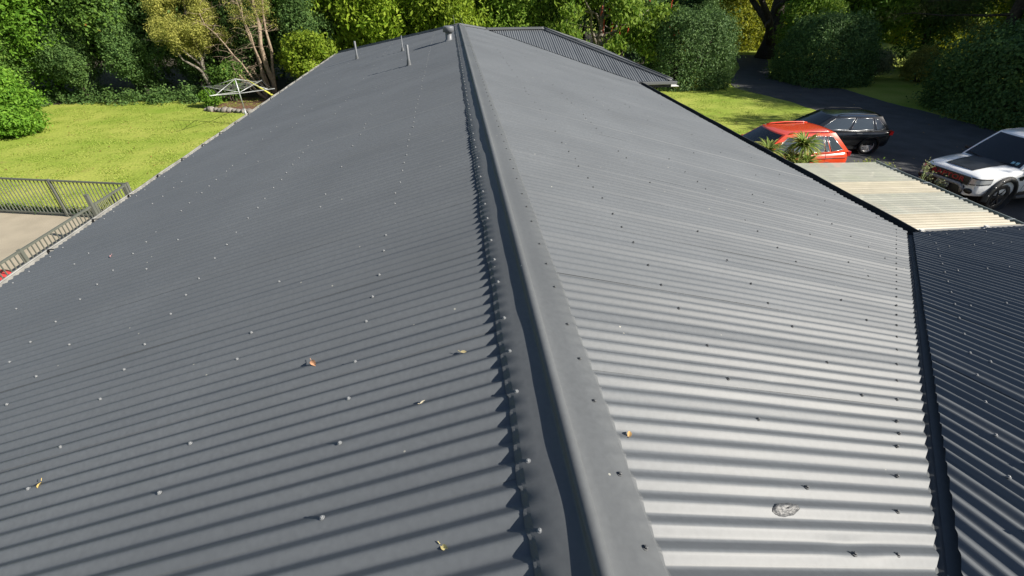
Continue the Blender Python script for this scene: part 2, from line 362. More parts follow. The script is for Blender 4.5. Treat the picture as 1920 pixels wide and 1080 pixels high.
def cap_line(name, a, b, wl=.12, m=CAP, rr=.02, n=24):
    """hip or ridge cap between two points: shallow tent with a rolled crown"""
    a = Vector(a); b = Vector(b); d = (b - a).normalized(); s = d.cross(Vector((0, 0, 1))).normalized(); u = s.cross(d); rows = []
    prof = [(-wl, -wl * .2), (-.03, 0.004)] + [(rr * math.cos(t), .018 + rr * math.sin(t)) for t in np.linspace(math.radians(205), math.radians(-25), 9)] + [(.03, .004), (wl, -wl * .2)]
    for i in range(n + 1):
        p = a.lerp(b, i / n); rows.append([p + s * x + u * (z + .012) for x, z in prof])
    me = MB().grid(rows).mesh(name); o = hpart(name, me, m); md = o.modifiers.new('thickness', 'SOLIDIFY'); md.thickness = .0015; return o
cap_line('hip_cap', (0, YE, ZR), (-WL, YE + WL, ZR - WL * T)); cap_line('hip_cap', (0, YE, ZR), (.94, YWR, ZR + ZWR))
cap_line('hip_cap', (XA, YWR, ZR + ZWR), (XW, YW, ZR - WR * T)); cap_line('hip_cap', (XA, YWR, ZR + ZWR), (XW, 22.6, ZR - WR * T)); cap_line('ridge_cap', (.94, YWR, ZR + ZWR), (XA, YWR, ZR + ZWR))
cap_line('ridge_cap', (.15, YNR, ZR), (13.3, YNR, ZR))

def valley(a, b, s, wd=.13):
    a = Vector(a); b = Vector(b); s = Vector(s).normalized(); rows = []
    for i in range(13):
        p = a.lerp(b, i / 12) + Vector((0, 0, -.045)); rows.append([p - s * wd + Vector((0, 0, wd * T * .71)), p - s * .012, p + Vector((0, 0, .007)), p + s * .012, p + s * wd + Vector((0, 0, wd * T * .71))])
    return hpart('valley_gutter', MB().grid(rows, False).mesh('valley_gutter'), CAP)
valley((WR + .06, VC + .06, ZR - (WR + .06) * T), (.1, YNR + .1, ZR - .1 * T), (1, -1, 0))
valley((WR + .05, YW - .05, ZR - (WR + .05) * T), (.94, YWR, ZR + ZWR), (1, 1, 0))

# gutters: U-shaped trough with rolled outer lip
def gutter(name, a, b, side, m, depth=.075, wd=.12, z_in=.0, parent=house, lip=.012, silt=None):
    a = Vector(a); b = Vector(b); s = Vector(side).normalized(); rows = []; n = max(2, int((b - a).length / .4))
    prof = [(0, z_in), (0, -depth), (.02, -depth - .012), (wd - .02, -depth - .012), (wd, -depth), (wd + .004, -.006), (wd + .002, .004), (wd - lip, .006), (wd - lip - .004, -.004)]
    for i in range(n + 1):
        p = a.lerp(b, i / n); j = .004 * math.sin(i * 1.7 + a.x); rows.append([p + s * x + Vector((0, 0, z + j)) for x, z in prof])
    me = MB().grid(rows, False).mesh(name); o = hpart(name, me, m, parent); md = o.modifiers.new('thickness', 'SOLIDIFY'); md.thickness = .0025; md.offset = 0
    return o
zeL, zeR = ZR - WL * T, ZR - WR * T
gutter('roof_gutter', (-WL + .005, -4, zeL - .03), (-WL + .005, YE + WL, zeL - .03), (-1, 0, 0), GUT_L, wd=.15)
gutter('roof_gutter', (WR, VC + .01, zeR - .012), (WR, YW - .12, zeR - .012), (1, 0, 0), GUT_D, wd=.19)
gutter('roof_gutter', (WR - .12, YW, zeR - .03), (XW + .12, YW, zeR - .03), (0, -1, 0), mat('gutter_grey', (.13, .14, .15), .5), wd=.11)
gutter('roof_gutter', (XW, YW - .1, zeR - .03), (XW, 22.7, zeR - .03), (1, 0, 0), GUT_D, wd=.11)
gutter('roof_gutter', (WR + .13, VC - .01, zeR - .035), (13.4, VC - .01, zeR - .035), (0, 1, 0), GUT_D, wd=.075, depth=.06)
silt = hpart('gutter_silt', MB().grid([[(-WL - .005 - .11 * j / 4, -4 + 26.2 * i / 160, zeL - .088 + .012 * noise.noise((i * .6, j * 1.3, 0)) + .012 * noise.noise((i * .13, j, 5))) for j in range(5)] for i in range(161)]).mesh('gutter_silt'), DUST)
# straps across the left gutter
sm = MB().box((0, 0, 0), (.13, .022, .006)).box((-.06, 0, -.03), (.006, .022, .06)).mesh('gutter_strap')
for i in range(-2, 22):
    o = hpart('gutter_strap', sm, BLACK); o.location = (-WL - .06, 4.52 + .826 * i, zeL - .022); o.matrix_parent_inverse = Matrix.Translation((0, -9, 0))

# fascia, soffit and walls below
MB_f = MB()
for nm, a, b in (('fascia_board', (-WL + .03, -4, zeL - .13), (-WL + .03, YE + WL, zeL - .13)), ('fascia_board', (WR - .03, VC, zeR - .13), (WR - .03, YW, zeR - .13)),
                 ('fascia_board', (WR, YW + .03, zeR - .13), (XW, YW + .03, zeR - .13)), ('fascia_board', (XW - .03, YW, zeR - .13), (XW - .03, 22.6, zeR - .13)), ('fascia_board', (WR, VC - .04, zeR - .13), (13.3, VC - .04, zeR - .13))):
    hpart(nm, MB().bar(a, b, .02, .17).mesh(nm), GUT_D if a[0] > 0 else WHITEP)
hpart('soffit', MB().box(((XW + WR - .6) / 2 + .2, 18.7, zeR - .2), (XW - WR + .75, 7.5, .012)).mesh('soffit'), WHITEP)
def wall(a, b, z1):
    return hpart('wall', MB().bar((a[0], a[1], z1 / 2), (b[0], b[1], z1 / 2), .1, z1).mesh('wall'), WALL)
zt = zeR - .21
for a, b in (((-WL + .5, -4), (-WL + .5, 21.8)), ((WR - .5, VC - .6), (WR - .5, YW + .5)), ((WR - .5, YW + .5), (XW - .5, YW + .5)), ((XW - .5, YW + .5), (XW - .5, 22)), ((-WL + .5, 21.8), (XW - .5, 21.8)), ((WR - .5, VC - .55), (13, VC - .55)), ((13, VC - .55), (13, -4)), ((-WL + .5, -4), (13, -4))):
    wall(a, b, zt)

# screws with washers
hs = MB(); hs.lathe([(0, .0085), (.0036, .0085), (.0056, .0072), (.0056, .0022)], 6, smooth=False).lathe([(.0056, .0024), (.0088, .0018), (.0092, 0)], 10, smooth=False)
scr_me = hs.mesh('roof_screw'); scr_me.materials.append(SCREW)
scr_md = scr_me.copy(); scr_md.materials.clear(); scr_md.materials.append(SCREWD)
SC = []       # (position, normal, dark)
nl, nr_ = Vector((-sp_, 0, cp)), Vector((sp_, 0, cp)); rs = random.Random(5)
for n in range(-45, 290):
    yl = D0 + .05 * PC + n * PC; yr = D0 + n * PC
    if n % 10 in (1, 4, 8):
        SC.append((Vector((-.137, yl, ZR - .137 * T + .009)), nl, 0))
        for xr, pr_ in ((.825, 1), (1.54, .4), (2.29, 1), (3.0, .35), (3.45, 1), (4.2, .5), (4.86, .9)):
            xx = xr + rs.uniform(-.014, .014)
            if yl < YE + xx - .1 and rs.random() < pr_ * .96 and (yl < 7 or rs.random() < (.8 if xr < 1 else .28)): SC.append((Vector((-xx, yl + rs.uniform(-.004, .004), ZR - xx * T + .001)), nl, 0))
    if n % 10 in (0, 3, 7):
        SC.append((Vector((.141, yr, ZR - .141 * T + .009)), nr_, 1))
        for xr, pr_ in ((.833, 1), (1.55, .7), (2.29, .6), (3.0, .5), (3.7, .5), (4.4, .4), (5.02, .6)):
            xx = xr + rs.uniform(-.014, .014)
            if v_right(yr)[1] * cp > xx + .05 and rs.random() < pr_ * .96 and (yr < 5 or rs.random() < .4): SC.append((Vector((xx, yr, ZR - xx * T + .001)), nr_, 1))
    xv = v_right(yr)[1] * cp - .17
    if yr < VC and xv > .4 and n % 2 == 0: SC.append((Vector((xv, yr, ZR - xv * T + .001)), nr_, 1))
nn = Vector((0, sp_, cp))
for n in range(4, 150):
    xx = .2 + n * PC
    if n % 10 in (0, 3, 7):
        for yy in (.95, 1.7, 2.45, 3.2, 3.95, 4.45):
            if yy < VC - (WR - xx) - .35 or xx > WR: SC.append((Vector((xx, yy, ZR - (yy - YNR) * T + .001)), nn, 0))
    yv = VC - (WR - xx) - .3
    if n % 3 == 0 and xx < WR: SC.append((Vector((xx, yv, ZR - (yv - YNR) * T + .001)), nn, 0))
SC = [s for s in SC if (s[0] - CAM).dot(fw) > .3]
SC.sort(key=lambda s: (s[0] - CAM).length)
for p, nvec, dk in SC[:300]:
    o = hpart('roof_screw', scr_md if dk else scr_me, None); o.location = p; o.rotation_euler = nvec.to_track_quat('Z', 'Y').to_euler()
rest = {0: MB(), 1: MB()}; base = [Vector(v.co) for v in scr_me.vertices]; bf = [tuple(p.vertices) for p in scr_me.polygons]
for p, nvec, dk in SC[300:]:
    q = nvec.to_track_quat('Z', 'Y'); rest[dk].add([q @ v + p for v in base], bf)
for dk in (0, 1): tag(hpart('roof_screw', rest[dk].mesh('roof_screw'), SCREWD if dk else SCREW), kind='stuff')

# pipes and the cowl on the left slope
PIPE = mat('pipe_grey', (.13, .14, .155), .45)
for (x, yv, h, r) in ((-1.246, 11.452, .40, .03), (-3.30, 16.9, .50, .032)):
    z = ZR + x * T; o = hpart('vent_pipe', MB().lathe([(0, h), (r * .8, h), (r, h - .01), (r, -.03)], 16, c=(x, yv, z)).mesh('vent_pipe'), PIPE)
    c = link('flashing_boot', MB().lathe([(r * 1.02, .11), (r * 1.35, .085), (r * 1.45, .04), (r * 1.7, .012), (r * 2.0, -.012)], 16, c=(x, yv, z)).mesh('flashing_boot'), CAP, o)
x, yv = -1.66, 14.9; z = ZR + x * T; o = hpart('vent_pipe', MB().lathe([(0, .38), (.013, .38), (.014, -.03)], 10, c=(x, yv, z)).mesh('vent_pipe'), PIPE)
link('flashing_boot', MB().lathe([(.015, .09), (.03, .06), (.05, -.01)], 12, c=(x, yv, z)).mesh('flashing_boot'), CAP, o)
x, yv = -.345, 13.8; z = ZR + x * T
o = hpart('roof_cowl', MB().lathe([(.085, .2), (.085, .02), (.1, .012), (.13, -.03)], 20, c=(x, yv, z)).mesh('roof_cowl'), PIPE)
link('cowl_cap', MB().lathe([(0, .335), (.10, .33), (.138, .315), (.142, .30), (.142, .19), (.136, .19), (.12, .2), (.085, .2)], 24, c=(x, yv, z)).mesh('cowl_cap'), PIPE, o)

# smear of sealant on the right slope
SEAL = mat('sealant', (.085, .088, .092), .5, vary=.3, scale=30, bump=.6, bscale=60)
rows = []
for i in range(13):
    row = []
    for j in range(13):
        a = i / 12 * 2 - 1; b = j / 12 * 2 - 1; rr = math.hypot(a, b); m_ = max(abs(a), abs(b)) or 1; a2, b2 = a * m_ / (rr or 1), b * m_ / (rr or 1)
        uu = .755 + .012 + a2 * .02 + b2 * .012; vv = .70 + b2 * .055 - a2 * .012
        h = AMP * rib(2 * math.pi * (uu - D0) / PC) - AMP + .004 + .006 * (1 - m_) + .004 * noise.noise((a2 * 3, b2 * 3, 1)) - (.006 if m_ > .95 else 0)
        row.append((vv + h * sp_, uu, ZR - vv * T + h * cp))
    rows.append(row)
hpart('sealant_patch', MB().grid(rows).mesh('sealant_patch'), SEAL)

# ------------------------------------------------------------------ carport with translucent sheets
carport = empty('carport', (6.2, 5.9, 0)); tag(carport, 'small carport roofed with cream translucent corrugated plastic beside the house', 'carport')
def cpart(name, me, m, parent=carport):
    o = link(name, me, m, parent)
    if parent is carport: o.matrix_parent_inverse = Matrix.Translation((-6.2, -5.9, 0))
    return o
def poly_mat(name, col, alpha, rough):
    m = bpy.data.materials.new(name); m.use_nodes = True; n = m.node_tree; p = n.nodes['Principled BSDF']; out = n.nodes['Material Output']
    geo = n.nodes.new('ShaderNodeNewGeometry'); nz = n.nodes.new('ShaderNodeTexNoise'); nz.inputs['Scale'].default_value = 3; nz.inputs['Detail'].default_value = 8
    n.links.new(geo.outputs['Position'], nz.inputs['Vector']); r = n.nodes.new('ShaderNodeValToRGB'); e = r.color_ramp.elements; e[0].position = .3; e[1].position = .72
    e[0].color = (*[c * .78 for c in col], 1); e[1].color = (*col, 1); n.links.new(nz.outputs[0], r.inputs[0])
    n.links.new(r.outputs[0], p.inputs['Base Color']); p.inputs['Roughness'].default_value = rough; p.inputs['Specular IOR Level'].default_value = .4
    tl = n.nodes.new('ShaderNodeBsdfTranslucent'); n.links.new(r.outputs[0], tl.inputs[0]); tp = n.nodes.new('ShaderNodeBsdfTransparent'); tp.inputs[0].default_value = (.93, .92, .86, 1)
    m1 = n.nodes.new('ShaderNodeMixShader'); m1.inputs[0].default_value = .22; m2 = n.nodes.new('ShaderNodeMixShader'); m2.inputs[0].default_value = alpha
    n.links.new(p.outputs[0], m1.inputs[1]); n.links.new(tl.outputs[0], m1.inputs[2]); n.links.new(m1.outputs[0], m2.inputs[1]); n.links.new(tp.outputs[0], m2.inputs[2]); n.links.new(m2.outputs[0], out.inputs[0])
    return m
PCLOUD = poly_mat('clouded_plastic', (.52, .48, .375), .10, .45); PCLEAR = poly_mat('clear_plastic', (.44, .455, .40), .26, .4)
CY0, CY1, CX0, CX1, CZ = 4.70, 7.34, WR + .215, 7.03, zeR - .045
cdrop = .045; cL = math.hypot(CX1 - CX0, cdrop); cdir = ((CX1 - CX0) / cL, 0, -cdrop / cL)
y = CY0; i = 0
for wdt, m_ in ((.55, PCLOUD), (.70, PCLEAR), (.50, PCLOUD), (.89, PCLEAR)):
    o = corr_sheet('plastic_sheet', (CX0, 0, CZ), (0, 1, 0), cdir, y - .02, y + wdt + .01, .0, lambda u: (.0, cL), nv=6, m=m_, seed=900 + i, parent=None, lap=True, amp=.0115)
    o.parent = carport; o.matrix_parent_inverse = Matrix.Translation((-6.2, -5.9, 0)); y += wdt; i += 1
TIMB = mat('carport_timber', (.6, .57, .5), .7, vary=.1)
for xx in (CX0 + .03, 5.85, 6.42, 6.97): cpart('purlin', MB().box((xx, (CY0 + CY1) / 2, CZ - .06 - (xx - CX0) / (CX1 - CX0) * cdrop), (.045, CY1 - CY0, .07)).mesh('purlin'), TIMB)
for yy in (CY0 + .03, CY1 - .05): cpart('rafter', MB().box(((CX0 + CX1) / 2, yy, CZ - .17), (CX1 - CX0, .045, .11)).mesh('rafter'), TIMB)
for yy in (CY0 + .03, CY1 - .05): cpart('post', MB().box((CX1 - .05, yy, (CZ - .22) / 2), (.09, .09, CZ - .22)).mesh('post'), TIMB)
GUT_G = mat('gutter_green_grey', (.2, .235, .225), .5, vary=.15, scale=5)
g = gutter('side_gutter', (CX1 - .035, CY0 - .12, CZ - .05), (CX1 - .035, CY1 + .06, CZ - .05), (1, 0, 0), GUT_G, wd=.115, depth=.085, parent=carport, z_in=-.03)
g.matrix_parent_inverse = Matrix.Translation((-6.2, -5.9, 0))
for yy in (4.95, 5.65, 6.3, 6.95):
    cpart('gutter_clip', MB().bar((CX1 - .03, yy, CZ - .045), (CX1 + .085, yy, CZ - .04), .018, .004).mesh('gutter_clip'), mat('galvanised', (.45, .47, .48), .4, .6))
cpart('edge_flashing', MB().bar((CX0 - .02, CY0 - .03, CZ + .0), (CX1 + .6, CY0 - .03, CZ - .02), .045, .05).mesh('edge_flashing'), mat('flashing_grey', (.22, .22, .21), .6))
for xx in (5.42, 6.33):
    cpart('bracket', MB().box((xx, CY0 - .045, CZ + .03), (.05, .035, .03)).bar((xx - .02, CY0 - .05, CZ + .02), (xx - .11, CY0 - .075, CZ - .01), .014).mesh('bracket'), mat('bracket_white', (.6, .6, .58), .5))

# ------------------------------------------------------------------ fences
FENCE = mat('fence_powdercoat', (.11, .118, .1), .5, vary=.1, scale=3)
def fence(a, b, h, n, posts, label, extra=None):
    a = Vector(a); b = Vector(b); d = (b - a); L = d.length; d.normalize(); f = empty('slatted_fence', a, math.atan2(d.y, d.x)); tag(f, label, 'fence')
    rail = MB().box((L / 2, 0, h - .02), (L, .045, .04)).mesh('top_rail'); link('top_rail', rail, FENCE, f)
    link('bottom_rail', MB().box((L / 2, 0, .09), (L, .04, .04)).mesh('bottom_rail'), FENCE, f)
    bm = MB().box((0, 0, (h - .04 + .11) / 2), (.018, .018, h - .04 - .11)).mesh('baluster'); bm.materials.append(FENCE)
    for i in range(n):
        x = (i + .5) * L / n
        if min(abs(x - q) for q in posts) > .05: link('baluster', bm, None, f).location = (x, 0, 0)
    pm = MB().box((0, 0, h / 2), (.065, .065, h)).box((0, 0, h + .006), (.075, .075, .012)).mesh('post'); pm.materials.append(FENCE)
    for q in posts: link('post', pm, None, f).location = (q, 0, 0)
    return f
fence((-9.2, 13.1, 0), (-18.6, 15.35, 0), 1.1, 80, (0.0, 2.36, 4.72, 7.08, 9.44), 'slatted metal fence between the patio and the lawn')
f2 = fence((-9.2, 13.04, 0), (-9.3, 6.2, 0), 1.1, 60, (.05, 1.3, 3.65, 6.0), 'slatted metal fence on the patio running along the house')
link('gate_post', MB().box((1.42, .02, .68), (.075, .075, 1.36)).box((1.42, .02, 1.37), (.085, .085, .02)).mesh('gate_post'), FENCE, f2)
link('gate_latch', MB().box((1.2, .03, .8), (.12, .05, .09)).box((1.05, .04, .74), (.03, .03, .25)).mesh('gate_latch'), BLACK, f2)

# red plastic table on the patio
RED = mat('red_plastic', (.55, .05, .045), .4)
tb = empty('garden_table', (-10.2, 9.35, 0), .3); tag(tb, 'red plastic garden table on the concrete patio behind the fence', 'table')
link('table_top', MB().lathe([(0, .50), (.38, .50), (.41, .49), (.41, .46), (.38, .45), (0, .45)], 28).mesh('table_top'), RED, tb)
lg = MB().tube([(0, 0, .46), (.05, .05, 0)], [.03, .022], 8).mesh('leg'); lg.materials.append(RED)
for q in range(4):
    o = link('leg', lg, None, tb); o.rotation_euler = (0, 0, q * math.pi / 2); o.location = (.2 * math.cos(q * math.pi / 2 + .78), .2 * math.sin(q * math.pi / 2 + .78), 0)

# ------------------------------------------------------------------ rotary clothes line
GALV = mat('galvanised_tube', (.4, .42, .42), .4, .35)
hoist = empty('clothes_hoist', (-9.8, 23.35, 0)); tag(hoist, 'galvanised rotary clothes hoist with four arms standing on the lawn', 'clothes line')
link('post', MB().tube([(0, 0, 0), (0, 0, .75)], .03, 10).tube([(0, 0, .7), (0, 0, 2.02)], .024, 10).mesh('post'), GALV, hoist)
link('winder', MB().lathe([(.03, .42), (.055, .46), (.055, .6), (.03, .66)], 12).box((.07, 0, .53), (.06, .03, .03)).mesh('winder'), GALV, hoist)
HA = math.radians(-16); ends = []
tips = [Vector((1.75 * math.cos(HA + q * math.pi / 2), 1.75 * math.sin(HA + q * math.pi / 2), 1.62)) for q in range(4)]
for q in range(4):
    d = tips[q]
    link('arm', MB().tube([(0, 0, 1.42 + .02 * q), d * 1.02 + Vector((0, 0, -.0))], .014, 8).mesh('arm'), GALV, hoist)
    link('brace', MB().tube([(0, 0, 2.0), d.lerp(Vector((0, 0, 1.62)), .18)], .012, 8).mesh('brace'), GALV, hoist)
for j, fr in enumerate((.98, .84, .7, .56, .42)):
    lm = MB()
    for q in range(4):
        a = Vector((0, 0, 1.43)).lerp(tips[q], fr) + Vector((0, 0, .02)); b = Vector((0, 0, 1.43)).lerp(tips[(q + 1) % 4], fr) + Vector((0, 0, .02)); c = (a + b) / 2 - Vector((0, 0, .03)); lm.tube([a, c, b], .0045, 5, False)
    link('line_wire', lm.mesh('line_wire'), mat('wire', (.3, .31, .31), .5, .2), hoist)

# ------------------------------------------------------------------ vegetation
def rot_rows(A): return A / (np.linalg.norm(A, axis=1, keepdims=True) + 1e-9)
def leaf_mesh(name, lobes, n, size, aspect=.5, droop=.2, seed=0, clump=10, spread=1.4, fill=.5, jitter=.6, zmin=.02, strap=False):
    """leaf cloud: lobes = [(cx,cy,cz, rx,ry,rz)], n leaves, size = half length"""
    R = np.random.RandomState(seed); lob = np.array(lobes, float); wt = (lob[:, 3] * lob[:, 4] + lob[:, 4] * lob[:, 5] + lob[:, 3] * lob[:, 5]); wt /= wt.sum()
    nc = max(1, n // clump); li = R.choice(len(lob), nc, p=wt); L = lob[li]; d = rot_rows(R.normal(size=(nc, 3)))
    rad = np.where(R.rand(nc) < fill, R.uniform(.45, .95, nc), R.uniform(.86, 1.06, nc))
    cc = L[:, :3] + d * L[:, 3:] * rad[:, None]; cd_ = rot_rows(d / L[:, 3:])
    C_ = np.repeat(cc, clump, 0) + R.normal(size=(nc * clump, 3)) * size * spread; D_ = np.repeat(cd_, clump, 0); tone = np.repeat(R.rand(nc), clump)
    keep = C_[:, 2] > zmin; C_, D_, tone = C_[keep], D_[keep], tone[keep]; m = len(C_)
    N_ = rot_rows(D_ * .8 + np.array([0, 0, .45]) + R.normal(size=(m, 3)) * jitter)
    A_ = rot_rows(np.cross(N_, R.normal(size=(m, 3)))); A_[:, 2] -= droop; A_ = rot_rows(A_); B_ = rot_rows(np.cross(N_, A_))
    s = size * R.uniform(.65, 1.3, m)[:, None]; wv = s * aspect
    V = np.stack([C_ - A_ * s, C_ + B_ * wv + N_ * wv * .25, C_ + A_ * s, C_ - B_ * wv + N_ * wv * .25], 1).reshape(-1, 3)
    F = np.arange(m * 4).reshape(m, 4); rnd = np.repeat(np.clip(tone * .6 + R.rand(m) * .4, 0, 1), 4)
    return npmesh(name, V, F, False, rnd)

def lobes_for(rng_, c, R3, n, rl=(.35, .55)):
    out = []
    for i in range(n):
        d = Vector((rng_.gauss(0, 1), rng_.gauss(0, 1), rng_.gauss(0, 1))).normalized(); k = rng_.uniform(.35, .75); f = rng_.uniform(*rl)
        out.append((c[0] + d.x * R3[0] * k, c[1] + d.y * R3[1] * k, c[2] + d.z * R3[2] * k, R3[0] * f, R3[1] * f, R3[2] * f * .85))
    return out

def wobble(a, b, n, amt, rg):
    a, b = Vector(a), Vector(b); L = (b - a).length
    return [a.lerp(b, i / n) + (Vector((rg.gauss(0, 1), rg.gauss(0, 1), rg.gauss(0, .5))) * amt * L * (0 if i in (0,) else 1)) for i in range(n + 1)]

def trunk_mesh(name, h, r, rg, limbs, lean=(0, 0), n=7):
    b = MB(); top = Vector((lean[0], lean[1], h)); P = wobble((0, 0, -.1), top, n, .018, rg); b.tube(P, [r * (1.25 if i == 0 else 1) * (1 - .72 * i / n) for i in range(n + 1)], 10)
    for (t, dx, dy, dz, lr) in limbs:
        i = min(n - 1, int(t * n)); s = P[i].lerp(P[i + 1], t * n - i); e = s + Vector((dx, dy, dz)); Q = wobble(s, e, 5, .05, rg)
        b.tube(Q, [lr * (1 - .8 * k / 5) for k in range(6)], 7)
        for kk in (2, 3, 4):
            v = Vector((rg.gauss(0, 1), rg.gauss(0, 1), rg.uniform(-.1, 1))).normalized() * (e - s).length * .45
            b.tube(wobble(Q[kk], Q[kk] + v, 3, .06, rg), [lr * .4, lr * .3, lr * .2, lr * .06], 5)
    return b.mesh(name)

BARK_D = mat('bark_dark', (.06, .048, .038), .95, vary=.4, scale=9, bump=.8, bscale=25, bdist=.03)
BARK_G = mat('bark_grey', (.17, .15, .125), .95, vary=.35, scale=7, bump=.8, bscale=25, bdist=.03)
BARK_P = mat('bark_peeling', (.32, .25, .18), .9, col2=(.17, .125, .09), scale=9, bump=.8, bscale=30, bdist=.02)
L_BRIGHT = leaf_mat('leaf_bright', (.045, .12, .010), (.14, .26, .028), .4)
L_LIME = leaf_mat('leaf_lime', (.09, .16, .010), (.24, .31, .03), .42)
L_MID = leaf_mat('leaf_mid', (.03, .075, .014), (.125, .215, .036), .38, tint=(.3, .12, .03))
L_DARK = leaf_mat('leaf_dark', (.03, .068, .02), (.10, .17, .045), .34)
L_OLIVE = leaf_mat('leaf_olive', (.14, .16, .035), (.36, .35, .09), .42)
L_PALE = leaf_mat('leaf_pale', (.10, .13, .06), (.32, .33, .18), .35)
L_YELLOW = leaf_mat('leaf_yellow', (.15, .19, .014), (.42, .42, .03), .5)
L_CORAL = leaf_mat('leaf_coral_tree', (.06, .13, .012), (.20, .28, .04), .42)
L_HEDGE = leaf_mat('leaf_hedge', (.04, .085, .03), (.12, .20, .06), .3)
L_PINE = leaf_mat('needle_green', (.03, .05, .015), (.09, .11, .03), .25)
L_FLAX = leaf_mat('leaf_strap', (.13, .22, .04), (.38, .46, .13), .4)
PROTO = {}
def proto(kind):
    if kind in PROTO: return PROTO[kind]
    rg = random.Random(hash(kind) % 1000 if False else sum(map(ord, kind)))
    if kind == 'bushy':      # broad bushy tree to the ground, 1 unit = 1 m, about 7 m tall
        lb = lobes_for(rg, (0, 0, 3.8), (2.4, 2.4, 3.6), 34, (.24, .40)); cr = leaf_mesh(kind, lb, 30000, .085, .5, .35, 11, 9, 1.9, .35)
        tk = trunk_mesh(kind, 5.5, .16, rg, [(.35, 1, .4, 1.3, .07), (.45, -1, .6, 1.4, .07), (.6, .3, -1.2, 1.2, .06)])
    elif kind == 'bigleaf':
        lb = lobes_for(rg, (0, 0, 3.7), (2.5, 2.5, 3.4), 46, (.17, .30)); cr = leaf_mesh(kind, lb, 17000, .125, .42, .7, 12, 8, 1.7, .3)
        tk = trunk_mesh(kind, 5.2, .15, rg, [(.3, 1.2, .2, 1.5, .07), (.5, -1.2, .3, 1.2, .07), (.55, .2, -1.2, 1.2, .06)])
    elif kind == 'dark':
        lb = lobes_for(rg, (0, 0, 4.0), (2.7, 2.7, 4.0), 32, (.26, .42)); cr = leaf_mesh(kind, lb, 30000, .085, .55, .25, 13, 10, 1.8, .4)
        tk = trunk_mesh(kind, 6, .2, rg, [(.3, 1.4, .2, 1.5, .09), (.4, -1.3, .8, 1.6, .09), (.5, .2, -1.4, 1.2, .08)])
    elif kind == 'olive':
        lb = lobes_for(rg, (0, 0, 3.4), (1.9, 1.8, 2.3), 52, (.13, .25)); cr = leaf_mesh(kind, lb, 44000, .05, .28, .1, 14, 18, 1.9, .35)
        tk = trunk_mesh(kind, 5, .13, rg, [(.25, -1.3, -.3, 1.8, .07), (.35, 1.1, -.3, 1.6, .06), (.3, -.5, -.9, 1.6, .05), (.5, .5, -.9, 1.2, .05)], n=8)
    elif kind == 'sparse':
        lb = lobes_for(rg, (0, 0, 5.0), (1.9, 1.6, 2.6), 70, (.06, .12)); cr = leaf_mesh(kind, lb, 5000, .05, .25, .3, 15, 14, 2.4, .4)
        b = MB(); base_ = Vector((0, 0, 0))
        for (bx, by, tx, ty, h, r) in ((0, 0, .35, .1, 8, .15), (-.12, .05, -.7, 0, 7, .10), (-.2, -.1, -2.3, -.6, 4.2, .07), (.12, .1, .9, .3, 7.5, .09), (-.35, -.1, -1.4, -.9, 1.75, .085), (-.08, -.12, -.45, -.5, 6, .08), (-.22, .0, -.55, -.3, 1.7, .06)):
            P = wobble((bx, by, -.1), (tx, ty, h), 9, .012, rg); b.tube(P, [r * (1 - .75 * i / 9) for i in range(10)], 9)
            for i in range(4, 10):
                for q in range(4):
                    v = Vector((rg.gauss(0, 1), rg.gauss(0, 1), rg.uniform(-.2, 1.2))).normalized() * rg.uniform(.4, 1.1) * (1 if h > 2 else .3)
                    Q = wobble(P[i], P[i] + v, 3, .09, rg); b.tube(Q, [r * .16, r * .12, r * .08, .003], 4, False)
                    for w_ in range(3):
                        v2 = Vector((rg.gauss(0, 1), rg.gauss(0, 1), rg.uniform(-.8, .6))) * .28; b.tube([Q[2], Q[2] + v2 * .5 + Vector((0, 0, .04)), Q[2] + v2], [.006, .005, .002], 4, False)
        tk = b.mesh(kind)
    elif kind == 'great':   # huge spreading old tree
        lb = lobes_for(rg, (0, 0, 10), (8, 8, 4.2), 60, (.16, .26)); cr = leaf_mesh(kind, lb, 42000, .15, .5, .3, 16, 12, 2.4, .4)
        tk = trunk_mesh(kind, 10, .75, rg, [(.12, -5, -2, 5, .38), (.14, 5, -3, 4.5, .36), (.18, 3.5, 3, 5, .33), (.2, -3, 4, 6, .3), (.3, -4, -4, 4, .26), (.25, 1, -6, 4.5, .28)], n=6)
    elif kind == 'coral':
        lb = [(rg.uniform(-3.4, 3.6), rg.uniform(-2.6, 1.5), rg.uniform(2.0, 7.5), rg.uniform(.35, .75), rg.uniform(.35, .75), rg.uniform(.25, .45)) for _ in range(78)]
        cr = leaf_mesh(kind, lb, 15000, .14, .45, .95, 17, 7, 1.5, .4)
        tk = trunk_mesh(kind, 7, .26, rg, [(.2, -3.2, -.6, 2.2, .13), (.3, -2, -1.6, 3.2, .12), (.35, 2.4, -1.2, 1.6, .11), (.25, 2.8, .3, 3, .12), (.5, .6, -2, 1.6, .09), (.45, -1.6, .6, 3, .09)], lean=(.9, .2))
    elif kind == 'pine':
        lb = []; b = MB(); b.tube([(0, 0, -.1), (.1, 0, 4), (0, .1, 9), (.1, 0, 13)], [.38, .32, .22, .05], 12)
        for i in range(34):
            z = 3.2 + i * .29; a = i * 2.39996; L = (6.0 - i * .13) * rg.uniform(.75, 1.1); e = Vector((math.cos(a) * L, math.sin(a) * L, z - .12 * L + .5)); s = Vector((0, 0, z))
            Q = wobble(s, e, 5, .025, rg); b.tube(Q, [.09 * (1 - .85 * k / 5) for k in range(6)], 6, False)
            for k in (2, 3, 4, 5):
                p = Q[k]
                for w_ in range(3): lb.append((p.x + rg.gauss(0, .45), p.y + rg.gauss(0, .45), p.z + rg.gauss(0, .16), .55, .55, .16))
        tk = b.mesh(kind); cr = leaf_mesh(kind, lb, 42000, .10, .10, .5, 18, 14, 1.8, .6)
    elif kind == 'hedge':   # clipped rounded block, unit cube-ish 1x1x1 scaled per slot without stretching leaves -> made per slot
        tk = cr = None
